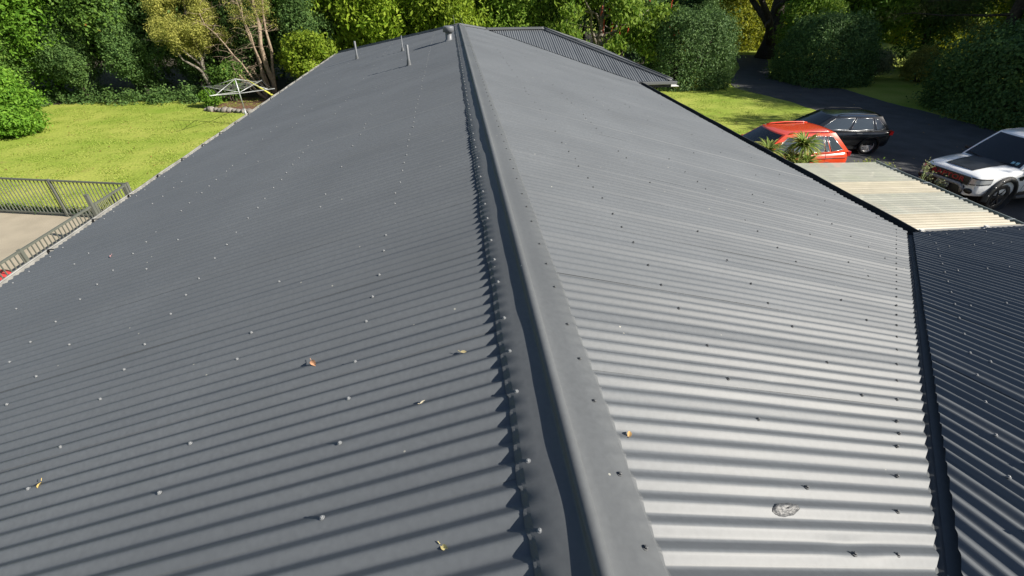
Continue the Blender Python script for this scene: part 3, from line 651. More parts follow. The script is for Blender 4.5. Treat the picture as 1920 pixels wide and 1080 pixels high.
    PROTO[kind] = (tk, cr); return PROTO[kind]

def tree(name, kind, x, y, s, rz, leafm, bark, label, cat='tree', sz=1.0, group=None):
    tk, cr = proto(kind); o = empty(name, (x, y, 0), rz); o.scale = (s, s, s * sz); tag(o, label, cat, group)
    a = link('trunk', tk, None, o); c = link('crown', cr, None, o)
    for q, m_ in ((a, bark), (c, leafm)):
        if len(q.data.materials) == 0: q.data.materials.append(m_)
        q.material_slots[0].link = 'OBJECT'; q.material_slots[0].material = m_
    return o

def shrub(name, x, y, lobes, n, size, leafm, label, cat='shrub', aspect=.5, droop=.25, seed=1, clump=9, spread=1.7, fill=.35, stems=5, bark=None, jitter=.6):
    o = empty(name, (x, y, 0)); tag(o, label, cat); rg = random.Random(seed); b = MB()
    for i in range(stems):
        L = lobes[i % len(lobes)]; b.tube(wobble((rg.uniform(-.15, .15), rg.uniform(-.15, .15), -.05), (L[0] * .8, L[1] * .8, L[2]), 4, .04, rg), [.035, .03, .025, .018, .008], 6)
    link('stem', b.mesh('stem'), bark or BARK_D, o)
    link('crown', leaf_mesh('crown', lobes, n, size, aspect, droop, seed, clump, spread, fill, jitter), leafm, o); return o

R_ = math.radians
# left: bushy shrub beside the lawn
rg = random.Random(31)
shrub('bushy_shrub', -20.3, 23.2, lobes_for(rg, (0, 0, 1.15), (2.2, 2.0, 1.75), 34, (.24, .40)) + [(0, 0, .6, 1.6, 1.4, .8)], 36000, .075, L_BRIGHT, 'rounded bright green shrub standing alone at the edge of the lawn', seed=31)
# left wall of trees
tree('leafy_tree', 'bushy', -25.5, 27.0, 1.15, .3, L_BRIGHT, BARK_D, 'bright green leafy tree directly behind the rounded lawn shrub', group=None)
tree('leafy_tree', 'bushy', -22.2, 30.8, 1.2, 2.1, L_BRIGHT, BARK_D, 'bright green tall tree whose foliage spills over the dark thicket')
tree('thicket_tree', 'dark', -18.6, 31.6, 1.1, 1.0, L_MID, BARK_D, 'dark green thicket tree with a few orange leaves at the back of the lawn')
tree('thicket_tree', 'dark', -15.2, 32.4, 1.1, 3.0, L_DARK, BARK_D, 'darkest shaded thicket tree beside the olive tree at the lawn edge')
tree('leafy_tree', 'bigleaf', -20.2, 34.6, 1.5, 4.0, L_BRIGHT, BARK_D, 'tall bright green tree rising above the dark thicket')
tree('olive_tree', 'olive', -13.9, 30.0, 1.12, 0.2, L_OLIVE, BARK_G, 'feathery olive yellow tree beside the clothes hoist')
tree('peeling_tree', 'sparse', -10.5, 29.4, 1.0, 0, L_OLIVE, BARK_P, 'sparse tree with several pinkish peeling trunks behind the clothes hoist')
shrub('leafy_shrub', -12.4, 28.9, lobes_for(rg, (0, 0, 1.2), (.9, .8, 1.2), 14, (.3, .45)), 7000, .07, L_MID, 'mid green shrub just under the feathery olive tree', seed=33)
shrub('lime_shrub', -7.7, 28.6, lobes_for(rg, (0, 0, 2.2), (1.6, 1.4, 1.45), 26, (.25, .38)), 17000, .085, L_LIME, 'lime green shrub on thin stems beside the left roof edge', seed=34, bark=BARK_G, stems=7)
shrub('leafy_shrub', -13.0, 27.6, lobes_for(rg, (0, 0, .4), (.5, .5, .4), 8, (.35, .5)), 2500, .06, L_BRIGHT, 'small bright shrub at the rim of the bark garden bed', seed=35)
# leaning lime trunk over the bed
tag(MB().tube([(-9.75, 27.9, -.05), (-9.9, 27.9, .35), (-10.5, 27.8, .85), (-11.1, 27.9, 1.25)], [.06, .055, .045, .03], 8).build('leaning_trunk', mat('yellow_green_bark', (.42, .42, .06), .8, vary=.2)), 'yellow green trunk leaning over the garden bed', 'trunk')  # bark is one bright yellow green with random variation
# behind the house
for (x, y, s, rz, km, bm_, lab) in ((-9.6, 33.5, 1.1, .5, L_MID, 'dark', 'dark leafy tree behind the peeling trunks'),
                                  (-6.6, 32.8, 1.15, 1.5, L_LIME, 'bigleaf', 'lime green large leaved tree behind the lime shrub'),
                                  (-3.6, 31.4, 1.1, 2.5, L_LIME, 'bigleaf', 'lime green large leaved tree behind the two thin roof pipes'),
                                  (-0.4, 30.6, 1.05, 4.1, L_LIME, 'bigleaf', 'lime green large leaved tree behind the roof cowl'),
                                  (2.8, 31.6, 1.1, 5.2, L_CORAL, 'bushy', 'mid green bushy tree behind the far end of the ridge'),
                                  (-4.9, 36.0, 1.3, .9, L_MID, 'dark', 'dark tree in the second row behind the lime green trees'),
                                  (1.0, 36.5, 1.3, 3.3, L_DARK, 'dark', 'very dark tree in the second row behind the ridge end'),
                                  (6.2, 37.5, 1.3, 2.2, L_DARK, 'dark', 'very dark tree behind the red flowering tree'),
                                  (12.2, 37.5, 1.2, 1.2, L_DARK, 'dark', 'very dark tree behind the clipped hedge by the lawn')):
    tree('leafy_tree', bm_, x, y, s, rz, km, BARK_D, lab)
coral = tree('flowering_tree', 'coral', 8.6, 31.8, 1.0, .2, L_CORAL, BARK_G, 'grey barked tree with drooping leaves and red flower spikes behind the far wing')
fm = MB(); rg = random.Random(8)
for i in range(15):
    p = Vector((rg.uniform(-1.5, 5.2), rg.uniform(-2.6, -.8), rg.uniform(3.0, 5.2))); 
    for q in range(16):
        a = rg.uniform(0, 6.28); z = -q * .028; r = .06 + .012 * math.sin(q); s = p + Vector((0, 0, z)); e = s + Vector((math.cos(a) * r, math.sin(a) * r, -.06)); fm.tube([s, e], [.018, .006], 5, False)
link('flower_spikes', fm.mesh('flower_spikes'), mat('coral_red', (.5, .05, .015), .6), coral)

def hedge(name, x, y, w_, d_, h, n, size, leafm, label, rz=0, seed=1, pw=3.2, spread=1.5):
    """clipped hedge: leaves over a super-ellipsoid block with an uneven skin"""
    R = np.random.RandomState(seed); o = empty(name, (x, y, 0), rz); tag(o, label, 'hedge')
    d = rot_rows(R.normal(size=(n, 3))); d[:, 2] = np.abs(d[:, 2]); k = (np.abs(d[:, 0]) ** pw + np.abs(d[:, 1]) ** pw + np.abs(d[:, 2]) ** pw) ** (-1 / pw); P = d * k[:, None]
    lump = np.array([noise.noise((float(p[0]) * 2.3 + seed, float(p[1]) * 2.3, float(p[2]) * 2.3)) + .6 * noise.noise((float(p[0]) * 6, float(p[1]) * 6 + seed, float(p[2]) * 6)) for p in P[::8]]); lump = np.repeat(lump, 8)[:n]
    C_ = np.repeat(P[::8], 8, 0)[:n] * (np.where(R.rand(n) < .3, R.uniform(.75, .97, n), R.uniform(.95, 1.02, n)) + (.11 * lump + .03 * R.normal(size=n)))[:, None] * np.array([w_ / 2, d_ / 2, h]) + R.normal(size=(n, 3)) * size * spread
    spr = np.repeat(R.rand(n // 8 + 1) < .09, 8)[:n]; C_ = np.where(spr[:, None], C_ * (1 + np.repeat(R.uniform(.03, .13, n // 8 + 1), 8)[:n, None]), C_); C_[:, 2] = np.maximum(C_[:, 2], .03); D_ = np.repeat(rot_rows(np.sign(P) * np.abs(P) ** (pw - 1))[::8], 8, 0)[:n]
    N_ = rot_rows(D_ + R.normal(size=(n, 3)) * .65); A_ = rot_rows(np.cross(N_, R.normal(size=(n, 3)))); B_ = np.cross(N_, A_); s = size * R.uniform(.6, 1.35, n)[:, None]
    V = np.stack([C_ - A_ * s, C_ + B_ * s * .5 + N_ * s * .12, C_ + A_ * s, C_ - B_ * s * .5 + N_ * s * .12], 1).reshape(-1, 3); tone = np.repeat(R.rand(n // 8 + 1), 8)[:n]
    link('foliage', npmesh('foliage', V, np.arange(n * 4).reshape(n, 4), False, np.repeat(tone * .6 + R.rand(n) * .4, 4)), leafm, o)
    b = MB(); rgl = random.Random(seed)
    for i in range(9): b.tube(wobble((rgl.uniform(-.35, .35) * w_, rgl.uniform(-.35, .35) * d_, -.05), (rgl.uniform(-.4, .4) * w_, rgl.uniform(-.4, .4) * d_, h * .8), 4, .03, rgl), [.06, .05, .04, .03, .01], 6)
    link('stem', b.mesh('stem'), BARK_D, o); return o
hedge('clipped_hedge', 14.1, 30.0, 4.6, 3.6, 3.75, 36000, .065, L_HEDGE, 'tall dark clipped hedge at the corner of the sunlit lawn', seed=3, pw=4.5)
hedge('clipped_hedge', 23.1, 30.2, 4.8, 4.6, 3.5, 44000, .065, L_HEDGE, 'rounded dark clipped hedge between driveway and the old tree', seed=4, pw=3.4)
hedge('clipped_hedge', 26.3, 16.4, 6.0, 14.4, 3.95, 110000, .07, L_HEDGE, 'long dark rounded hedge along the driveway behind the white ute', seed=5, pw=4.2)
hedge('clipped_hedge', 22.0, 46.0, 16.0, 3.0, 4.6, 45000, .10, L_YELLOW, 'sunlit yellow green hedge far behind the old spreading tree', seed=6, pw=4)
hedge('clipped_hedge', 45.0, 36.0, 4.0, 26.0, 4.7, 45000, .11, L_YELLOW, 'sunlit yellow hedge far behind the long dark hedge', seed=7, pw=4)
tree('old_tree', 'great', 25.8, 40.5, 1.0, .4, L_DARK, BARK_D, 'huge old spreading tree with a massive dark trunk behind the driveway')
shrub('pale_shrub', 26.6, 30.4, lobes_for(random.Random(41), (0, 0, .95), (1.7, 1.1, .95), 18, (.28, .42)), 12000, .07, L_PALE, 'pale grey green shrub between the two rounded dark hedges', seed=41)
shrub('pale_shrub', 29.3, 29.2, lobes_for(random.Random(42), (0, 0, 1.1), (1.4, 1.2, 1.1), 16, (.28, .42)), 9000, .06, L_OLIVE, 'straw coloured twiggy shrub tucked beside the long dark hedge', seed=42)
tree('pine_tree', 'pine', 31.5, 27.0, .95, 1.2, L_PINE, BARK_D, 'spreading conifer whose boughs hang over the long dark hedge')
tree('pine_tree', 'pine', 35.5, 17.0, 1.0, 3.0, L_PINE, BARK_D, 'tall conifer rising behind the middle of the long dark hedge')
tree('leafy_tree', 'bigleaf', 29.0, 35.5, 1.3, .7, L_CORAL, BARK_D, 'large leaved tree with sunlight coloured into its leaves behind the pale shrubs')  # lighter leaf colour stands in for sunlight; little sun reaches this tree
tree('leafy_tree', 'bigleaf', 24.2, 33.8, .95, 2.7, L_CORAL, BARK_D, 'tree with sunlight coloured into its leaves standing close behind the rounded dark hedge')  # leaves coloured lighter to look sunlit, though trees block the sun here
tree('leafy_tree', 'dark', 33.5, 34.0, 1.4, 4.7, L_DARK, BARK_D, 'dark tall tree behind the spreading conifer')
tree('leafy_tree', 'bushy', 37.5, 30.0, 1.3, 5.7, L_LIME, BARK_D, 'sunlit lime tree behind the conifer boughs')
tree('leafy_tree', 'dark', 31.0, 10.0, 1.5, 1.7, L_DARK, BARK_D, 'dark tall tree beyond the near end of the long hedge')
tree('leafy_tree', 'dark', 31.5, 20.5, 1.45, 2.2, L_DARK, BARK_D, 'dark tall tree standing just behind the long hedge')
# far woodland that reads as one mass
rg = random.Random(77); lob = []; tb_ = MB()
spots = [(-46 + i * 3.2 + rg.uniform(-1, 1), 47 + rg.uniform(-3, 7) + (4 if 8 < -46 + i * 3.2 < 34 else 0)) for i in range(34)] + [(-29.5 - rg.uniform(0, 7), 20 + i * 2.6) for i in range(11)] + [(52 + rg.uniform(-2, 3), 10 + i * 5) for i in range(8)]
for (x, yv) in spots:
    h = rg.uniform(8, 12); tb_.tube([(x, yv, -.1), (x + rg.uniform(-.4, .4), yv, h * .7)], [.22, .08], 7)
    for q in range(15):
        t = rg.random(); r = rg.uniform(.8, 1.5); lob.append((x + rg.gauss(0, 1.5), yv + rg.gauss(0, 1.3), .5 + t * h, r, r, r * .8))
wd_ = tag(link('woodland', leaf_mesh('woodland', lob, 150000, .16, .5, .3, 78, 9, 1.9, .4), L_MID), 'dense dark woodland closing the view behind the gardens', 'woodland', kind='stuff')
tag(link('trunks', tb_.mesh('trunks'), BARK_D, wd_), kind='stuff')
# tall trees right of the driveway, beyond the near end of the long hedge
for (x, yv, s_, rz, lab) in ((29.5, 5.5, 1.5, .4, 'tall dark tree shading the white ute from beyond the driveway'), (33.0, 2.0, 1.6, 1.9, 'tall dark tree at the near end of the driveway'), (34.5, 9.5, 1.6, 3.1, 'tall dark tree in the second row beyond the driveway'), (30.5, 14.6, 1.5, 4.4, 'tall dark tree rooted behind the near half of the long hedge'), (30.0, -1.0, 1.5, 5.5, 'tall dark tree beside the driveway entrance')):
    tree('leafy_tree', 'dark', x, yv, s_, rz, L_DARK, BARK_D, lab)
for (x, yv, s_, rz, lab) in ((35.0, 20.6, 1.5, .9, 'tall dark tree in the second row behind the long hedge'), (37.5, 24.5, 1.55, 2.9, 'tall dark tree in the third row behind the long hedge'), (33.8, 24.0, 1.35, 4.9, 'tall dark tree beside the spreading conifer trunk')):
    tree('leafy_tree', 'dark', x, yv, s_, rz, L_DARK, BARK_D, lab)
for (x, yv, s_, rz, lab) in ((16.2, 40.5, .72, .4, 'dark bush in front of the sunlit yellow green hedge'), (19.6, 41.5, .72, 1.7, 'dark bush left of the massive old trunk'), (29.5, 41.0, .8, 2.5, 'dark bush right of the massive old trunk'), (18.2, 36.2, .55, 3.1, 'low dark bush beside the end of the driveway')):
    tree('thicket_bush', 'dark', x, yv, s_, rz, L_DARK, BARK_D, lab, cat='bush')
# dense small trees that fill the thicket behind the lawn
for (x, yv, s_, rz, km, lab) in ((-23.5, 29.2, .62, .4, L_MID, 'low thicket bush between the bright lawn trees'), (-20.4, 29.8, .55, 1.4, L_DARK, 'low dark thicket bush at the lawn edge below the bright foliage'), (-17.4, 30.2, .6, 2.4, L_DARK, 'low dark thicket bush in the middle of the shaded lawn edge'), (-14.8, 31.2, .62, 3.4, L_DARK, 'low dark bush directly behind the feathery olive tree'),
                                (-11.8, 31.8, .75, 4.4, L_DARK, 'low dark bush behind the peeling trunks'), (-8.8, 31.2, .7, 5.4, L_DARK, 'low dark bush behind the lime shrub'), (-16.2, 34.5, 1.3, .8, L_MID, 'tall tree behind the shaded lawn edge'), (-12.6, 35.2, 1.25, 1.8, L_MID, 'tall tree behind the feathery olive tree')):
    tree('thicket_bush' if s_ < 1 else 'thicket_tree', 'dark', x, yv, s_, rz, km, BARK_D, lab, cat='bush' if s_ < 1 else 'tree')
# low growth at the foot of the lawn trees (nobody could count it)
R = np.random.RandomState(51); lob = [(rg.uniform(-24, -14), rg.uniform(28.6, 30.6), .1, .6, .4, rg.uniform(.25, .7)) for _ in range(46)]
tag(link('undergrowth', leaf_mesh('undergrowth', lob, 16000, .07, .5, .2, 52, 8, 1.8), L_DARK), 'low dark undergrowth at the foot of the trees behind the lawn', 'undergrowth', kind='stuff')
lob = [(-9.6 - .2 * i, 13.45 + .048 * i, .0, .16, .12, rg.uniform(.1, .16)) for i in range(44)]
tag(link('blade_strip', leaf_mesh('blade_strip', lob, 9000, .05, .2, -.3, 53, 8, 1.4), L_DARK), 'narrow dark green strip of blades along the lawn side of the fence', 'grass', kind='stuff')  # narrow strip of dark green blades at the foot of the fence

# mown grass blades over the lawn in view, and fallen leaves on it
R = np.random.RandomState(5); n = 90000
xy = np.where((R.rand(n) < .72)[:, None], np.stack([R.uniform(-21.5, -5.2, n), R.uniform(13.5, 29.5, n)], 1), np.stack([R.uniform(5.4, 17.4, n), R.uniform(17.6, 29.5, n)], 1))
tu = np.array([noise.noise((float(a) * 1.1, float(b) * 1.1, 0)) + .6 * noise.noise((float(a) * 4, float(b) * 4, 7)) for a, b in xy]); keep = (tu > -.12) & ~((xy[:, 0] < 0) & (xy[:, 1] < 13.6 + .24 * (-9.2 - xy[:, 0]))) & ~((xy[:, 0] > 13) & (xy[:, 1] < 20.5))
xy = xy[keep]; tu = tu[keep]; n = len(xy); a = R.uniform(0, 6.28, n); h = (.012 + .03 * np.clip(tu + .2, 0, 1)) * R.uniform(.6, 1.4, n); L = .03 * R.uniform(.6, 1.4, n)
d = np.stack([np.cos(a), np.sin(a), 0 * a], 1); b = np.stack([-np.sin(a), np.cos(a), 0 * a], 1); c = np.concatenate([xy, np.zeros((n, 1))], 1); z = np.array([0, 0, 1.0])
V = np.stack([c - b * .012, c + b * .012, c + d * L[:, None] + b * .008 + z * h[:, None], c + d * L[:, None] - b * .008 + z * h[:, None]], 1).reshape(-1, 3)
tag(link('grass', npmesh('grass', V, np.arange(n * 4).reshape(n, 4), False, np.repeat(R.rand(n), 4)), leaf_mat('leaf_grass', (.20, .30, .036), (.36, .41, .095), .4, lift=0)), 'short mown grass blades over the lawns', 'grass', kind='stuff')
n = 420; xy = np.stack([R.uniform(-20, 24, n), R.uniform(15, 31, n)], 1); xy = xy[(xy[:, 0] < -5.6) | (xy[:, 0] > 7)]; n = len(xy); a = R.uniform(0, 6.28, n); d = np.stack([np.cos(a), np.sin(a), R.uniform(-.2, .3, n)], 1) * .05; b = np.stack([-np.sin(a), np.cos(a), R.uniform(-.2, .3, n)], 1) * .028; c = np.concatenate([xy, np.full((n, 1), .035)], 1)
tag(link('leaf_fall', npmesh('leaf_fall', np.stack([c - d, c + b, c + d, c - b], 1).reshape(-1, 3), np.arange(n * 4).reshape(n, 4), False, np.repeat(R.rand(n), 4)), leaf_mat('leaf_fallen', (.12, .06, .02), (.34, .22, .07), .1, lift=0)), 'scattered brown fallen leaves on lawn and driveway', 'leaves', kind='stuff')

# strappy plants in front of the red car
def strap_plant(x, y, heads, label, seed):
    rg = random.Random(seed); o = empty('strappy_plant', (x, y, 0)); tag(o, label, 'plant')
    st = MB(); 
    for (hx, hy, hz, r, n) in heads:
        st.tube(wobble((hx * .2, hy * .2, -.05), (hx, hy, hz), 4, .03, rg), [.05, .045, .04, .038, .035], 8)
    link('stem', st.mesh('stem'), BARK_G, o)
    for (hx, hy, hz, r, n) in heads:
        V = []; F = []; A = []
        for i in range(n):
            a = rg.uniform(0, 6.28); el = rg.uniform(-.15, 1.35); L = r * rg.uniform(.75, 1.15); d = Vector((math.cos(a), math.sin(a), 0)); s = Vector((-math.sin(a), math.cos(a), 0)); b0 = len(V); tone = rg.random()
            for k in range(5):
                t = k / 4; e = el - 1.0 * t * t; p = Vector((hx, hy, hz)) + d * (L * t * math.cos(el * .7)) + Vector((0, 0, L * (math.sin(el) * t - .45 * t * t))); wv = .036 * (1 - t) ** .6 * (.6 + .8 * t) + .002
                V += [p - s * wv, p + Vector((0, 0, -.006)), p + s * wv]; A += [tone] * 3
            for k in range(4):
                for j in range(2): F.append((b0 + k * 3 + j, b0 + k * 3 + j + 1, b0 + k * 3 + 4 + j, b0 + k * 3 + 3 + j))
        link('leaf_rosette', npmesh('leaf_rosette', np.array([tuple(v) for v in V]), np.array(F), False, A), L_FLAX, o)
    return o
strap_plant(8.75, 12.7, [(0, 0, 1.4, .55, 150), (.3, -.2, .95, .5, 110), (-.3, -.1, 1.05, .5, 110)], 'strappy leaved plant in front of the red car windscreen', 61)
strap_plant(9.8, 12.7, [(0, 0, 1.55, .58, 170), (-.35, -.15, 1.1, .5, 120), (.3, .05, 1.0, .5, 120)], 'tallest strappy leaved plant in front of the red car doors', 62)
strap_plant(9.3, 12.2, [(0, 0, .95, .5, 120), (.45, .1, .8, .5, 110), (1.0, .2, .7, .45, 100)], 'low strappy leaved plant between the two taller ones', 63)
FL = mat('flower_orange', (.6, .2, .02), .6)
for i, (x, n_, h, lab) in enumerate(((10.5, 3200, .8, 'small leafy shrub beneath the rear door of the red car'), (11.3, 3600, 1.0, 'small leafy shrub below the rear bumper of the red car'), (12.1, 3600, 1.05, 'small leafy shrub beside the rear of the red car'), (12.7, 900, .6, 'small leafy shrub at the end of the bark bed near the white ute'))):
    rg2 = random.Random(70 + i); shrub('leafy_shrub', x, 12.15, [(rg2.uniform(-.4, .4), rg2.uniform(-.3, .3), rg2.uniform(.25, h - .15), .22, .2, .2) for _ in range(12)], n_, .045, L_FLAX, lab, seed=70 + i, aspect=.35)
for i, (x, yv, h) in enumerate(((13.35, 11.85, 1.15), (13.6, 11.5, .8))):
    rg2 = random.Random(80 + i); shrub('tall_weed', x, yv, [(rg2.uniform(-.12, .12), rg2.uniform(-.12, .12), rg2.uniform(.3, h), .06, .06, .08) for _ in range(9)], 190, .035, L_PALE, ('tall pale flowering weed standing before the white ute grille', 'shorter pale flowering weed under the white ute number plate')[i], cat='weed', seed=80 + i, stems=6, bark=mat('weed_stem', (.12, .16, .05), .7))
# stones around the bark bed
STONE = mat('bed_stone', (.19, .175, .155), .9, vary=.3, scale=6, bump=.6, bscale=18, bdist=.02)
rg = random.Random(91)
for i in range(16):
    t = i / 15; x = -13.0 + 3.9 * t; yv = 26.75 - .95 * math.sin(t * 1.7) + rg.uniform(-.08, .08); r = rg.uniform(.10, .2); b = MB(); rows = []
    for a in range(7):
        th = math.pi * a / 6; row = []
        for c in range(11):
            ph = 2 * math.pi * (c % 10) / 10; d = Vector((math.sin(th) * math.cos(ph), math.sin(th) * math.sin(ph), math.cos(th))); k_ = 1 + .3 * noise.noise(d * 1.7 + Vector((i * 3, 0, 0))); row.append(d * r * k_)
        rows.append([Vector((p.x * 1.25, p.y, p.z * .75)) for p in row])
    o = b.grid(rows).build('garden_stone', STONE, None, (x, yv, r * .45)); o.rotation_euler = (0, 0, rg.uniform(0, 6)); tag(o, 'grey stone edging the red brown bark bed', 'stone', 'stones edging the bark bed')

# fallen leaves on the roof
def roof_leaf(u, v, side, L, col, label, seed, rz):
    rg = random.Random(seed); rows = []
    for i in range(7):
        t = i / 6; wv = L * .42 * math.sin(math.pi * min(1, t * 1.02)) ** .8 + .0008; bend = .22 * L * math.sin(t * 3 + seed) ; row = []
        for j in range(5):
            q = j / 4 * 2 - 1; row.append(Vector(((t - .5) * L * 2, q * wv * (1 + .25 * noise.noise((t * 6, q * 2, seed))), abs(q) * wv * .55 + bend * .5 + .06 * L * noise.noise((t * 4, q * 3, seed + 4)))))
        rows.append(row)
    b = MB().grid(rows).tube([(-L, 0, .004), (-L * 1.5, .1 * L, .01)], .0012, 5, False); n_ = nl if side < 0 else nr_
    o = b.build('fallen_leaf', mat('leaf_' + str(seed), col, .7, vary=.3, scale=60)); o.rotation_euler = (n_.to_track_quat('Z', 'Y') @ Matrix.Rotation(rz, 3, 'Z').to_quaternion()).to_euler()
    o.location = Vector((side * u, v, ZR - u * T + AMP * (rib(2 * math.pi * (v - D0) / PC) - 1) + .004)); tag(o, label, 'leaf')
roof_leaf(1.06, 1.782, -1, .028, (.50, .26, .14), 'curled orange brown leaf on the left roof slope', 1, .6)
roof_leaf(.33, 1.561, -1, .016, (.45, .38, .20), 'small crumpled tan leaf just below the ridge cap edge', 2, 1.2)
roof_leaf(.502, 1.332, -1, .013, (.50, .45, .33), 'tiny pale leaf between ridge cap and first screw row', 3, 2.2)
roof_leaf(.412, .737, -1, .017, (.55, .47, .20), 'folded yellow leaf lying in a rib beside the ridge cap', 4, .8)
roof_leaf(2.227, 1.469, -1, .02, (.58, .42, .14), 'bright yellow leaf far down the left slope', 5, .3)
roof_leaf(.236, 1.027, 1, .017, (.42, .26, .10), 'brown leaf on the right slope touching the ridge cap', 6, -.5)
roof_leaf(3.75, 4.42, -1, .02, (.5, .25, .25), 'pinkish leaf low on the left slope near the gutter', 7, .2)

# ------------------------------------------------------------------ vehicles
GLASS = mat('car_glass', (.012, .016, .02), .04, spec=.6, coat=.3); GLASSB = mat('car_glass_pale', (.05, .065, .08), .05, spec=.8, coat=.5)
TYRE = mat('tyre', (.02, .02, .021), .8); RIM = mat('alloy', (.6, .6, .6), .35, .3); RIMD = mat('alloy_black', (.03, .03, .032), .4, .3)
CHROME = mat('chrome', (.5, .51, .53), .3, .7); TRIM = mat('trim_black', (.02, .02, .022), .55); LAMP_R = mat('tail_lamp', (.35, .015, .015), .15, coat=.5); LAMP_W = mat('head_lamp', (.55, .58, .6), .12, .3, coat=.6)
def cubic(xs, ys, x):
    return float(np.interp(x, xs, ys))
def car(name, label, cat, loc, rz, P):
    """front towards +x, left towards +y, built from P"""
    o = empty(name, loc, rz); tag(o, label, cat); paint = P['paint']
    st = np.array(P['stations'], float)       # x, half width, z low, z high
    xs = np.linspace(st[0, 0], st[-1, 0], 46); A = [np.interp(xs, st[:, 0], st[:, k]) for k in (1, 2, 3)]
    for q in range(len(A)):                   # soften the kinks between stations
        a = A[q]; a2 = a.copy(); a2[1:-1] = .25 * a[:-2] + .5 * a[1:-1] + .25 * a[2:]; A[q] = a2
    rows = []; prof = [(0, 0), (.82, 0), (.95, .06), (.985, .22), (1, .45), (.995, .62), (.975, .78), (.93, .90), (.84, .965), (.6, .99), (.3, 1.0), (0, 1.005)]
    for i, x in enumerate(xs):
        w_, zl, zh = A[0][i], A[1][i], A[2][i]; half = [(x, w_ * a, zl + (zh - zl) * b) for a, b in prof]; rows.append(half + [(p[0], -p[1], p[2]) for p in half[-2:0:-1]])
    n = len(rows[0]); V = [p for r in rows for p in r]; F = [(i * n + j, i * n + (j + 1) % n, (i + 1) * n + (j + 1) % n, (i + 1) * n + j) for i in range(len(rows) - 1) for j in range(n)]
    b = MB(); b.add(V, F, True); b.f += [tuple(range(n))[::-1], tuple((len(rows) - 1) * n + k for k in range(n))]; b.sm += [False, False]
    body = link('body', b.mesh('body'), paint, o)
    cut = MB()
    for wx in P['axles']:
        for s in (-1, 1): cut.lathe([(0, -.16), (P['arch'], -.16), (P['arch'], .3), (0, .3)], 28, c=(wx, s * (P['track'] + .06), P['wr'] + .01), axis='Y')
    co = link('cutter', cut.mesh('cutter'), TRIM)
    import bmesh
    bm = bmesh.new(); bm.from_mesh(co.data); bmesh.ops.remove_doubles(bm, verts=bm.verts, dist=1e-5); bmesh.ops.recalc_face_normals(bm, faces=bm.faces); bm.to_mesh(co.data); bm.free()
    bm = bmesh.new(); bm.from_mesh(body.data); bmesh.ops.recalc_face_normals(bm, faces=bm.faces); bm.to_mesh(body.data); bm.free()
    md = body.modifiers.new('arches', 'BOOLEAN'); md.object = co; md.operation = 'DIFFERENCE'; md.solver = 'EXACT'
    bpy.context.view_layer.update(); dg = bpy.context.evaluated_depsgraph_get(); me = bpy.data.meshes.new_from_object(body.evaluated_get(dg)); body.modifiers.clear(); body.data = me
    if len(me.materials) == 0: me.materials.append(paint)
    bpy.data.objects.remove(co)
    for wx in P['axles']:
        for s in (-1, 1):
            link('wheel_arch', MB().lathe([(P['arch'] + .0, .0), (P['arch'] - .01, -.02), (P['arch'] - .012, -.25), (0, -.26)], 28, c=(0, 0, 0), axis='Y').mesh('wheel_arch'), TRIM, o).location = (wx, s * (P['track'] + .085) if s > 0 else -(P['track'] + .085) + .25, P['wr'] + .01)
    # greenhouse
    G = P['cabin']     # rear base x, front base x, rear top x, front top x, z base, z top, half width base, half width top
    xrb, xfb, xrt, xft, zb, zt, wb, wt = G
    def side_pt(s, t, sg, off=0):
        x = (xrb + (xfb - xrb) * s) * (1 - t) + (xrt + (xft - xrt) * s) * t; y_ = (wb + (wt - wb) * t + .018 * math.sin(math.pi * t) - .05 * (2 * s - 1) ** 4) * sg; z = zb + (zt - zb) * t
        return Vector((x, y_ + off * sg, z + off * .25))
    def end_pt(s, t, front, off=0):
        x0, x1 = (xfb, xft) if front else (xrb, xrt); c = (2 * s - 1); k = 1 if front else -1
        wv = (wb + (wt - wb) * t + .018 * math.sin(math.pi * t) - .05); x = x0 + (x1 - x0) * t + k * .10 * (1 - c * c) * 1.0
        return Vector((x + off * k * .7, wv * c, zb + (zt - zb) * t + off * .6))
    g = MB(); NT, NS = 8, 16
    for sg in (-1, 1): g.grid([[side_pt(j / NS, i / NT, sg) for j in range(NS + 1)] for i in range(NT + 1)])
    for fr in (0, 1): g.grid([[end_pt(j / NS, i / NT, fr) for j in range(NS + 1)] for i in range(NT + 1)])
    link('cabin_frame', g.mesh('cabin_frame'), P.get('frame', paint), o)
    rows = []
    for i in range(NS + 1):
        s = i / NS; row = []
        for j in range(13):
            c = j / 12 * 2 - 1; e = 1 - abs(c) ** 4; xe = (xrt - .10 * (1 - c * c)) * (1 - s) + (xft + .10 * (1 - c * c)) * s
            wv = wt - .05 * (2 * s - 1) ** 4; row.append(Vector((xe, wv * c * 1.005, zt - .004 + e * .055 * (1 - (2 * s - 1) ** 6))))
        rows.append(row)
    link('roof_panel', MB().grid(rows).mesh('roof_panel'), P.get('roof_paint', paint), o)
    gm = P.get('glass', GLASS)
    def pane(nm, poly, fn, m_, off):
        # poly: 4 corner (s,t) values, filled as a bilinear patch
        rows = [[None] * 7 for _ in range(7)]
        for i in range(7):
            for j in range(7):
                a, b_ = i / 6, j / 6; s = (poly[0][0] * (1 - b_) + poly[1][0] * b_) * (1 - a) + (poly[3][0] * (1 - b_) + poly[2][0] * b_) * a; t = (poly[0][1] * (1 - b_) + poly[1][1] * b_) * (1 - a) + (poly[3][1] * (1 - b_) + poly[2][1] * b_) * a
                rows[i][j] = fn(s, t, off)
        ob = link(nm, MB().grid(rows).mesh(nm), m_, o); return ob
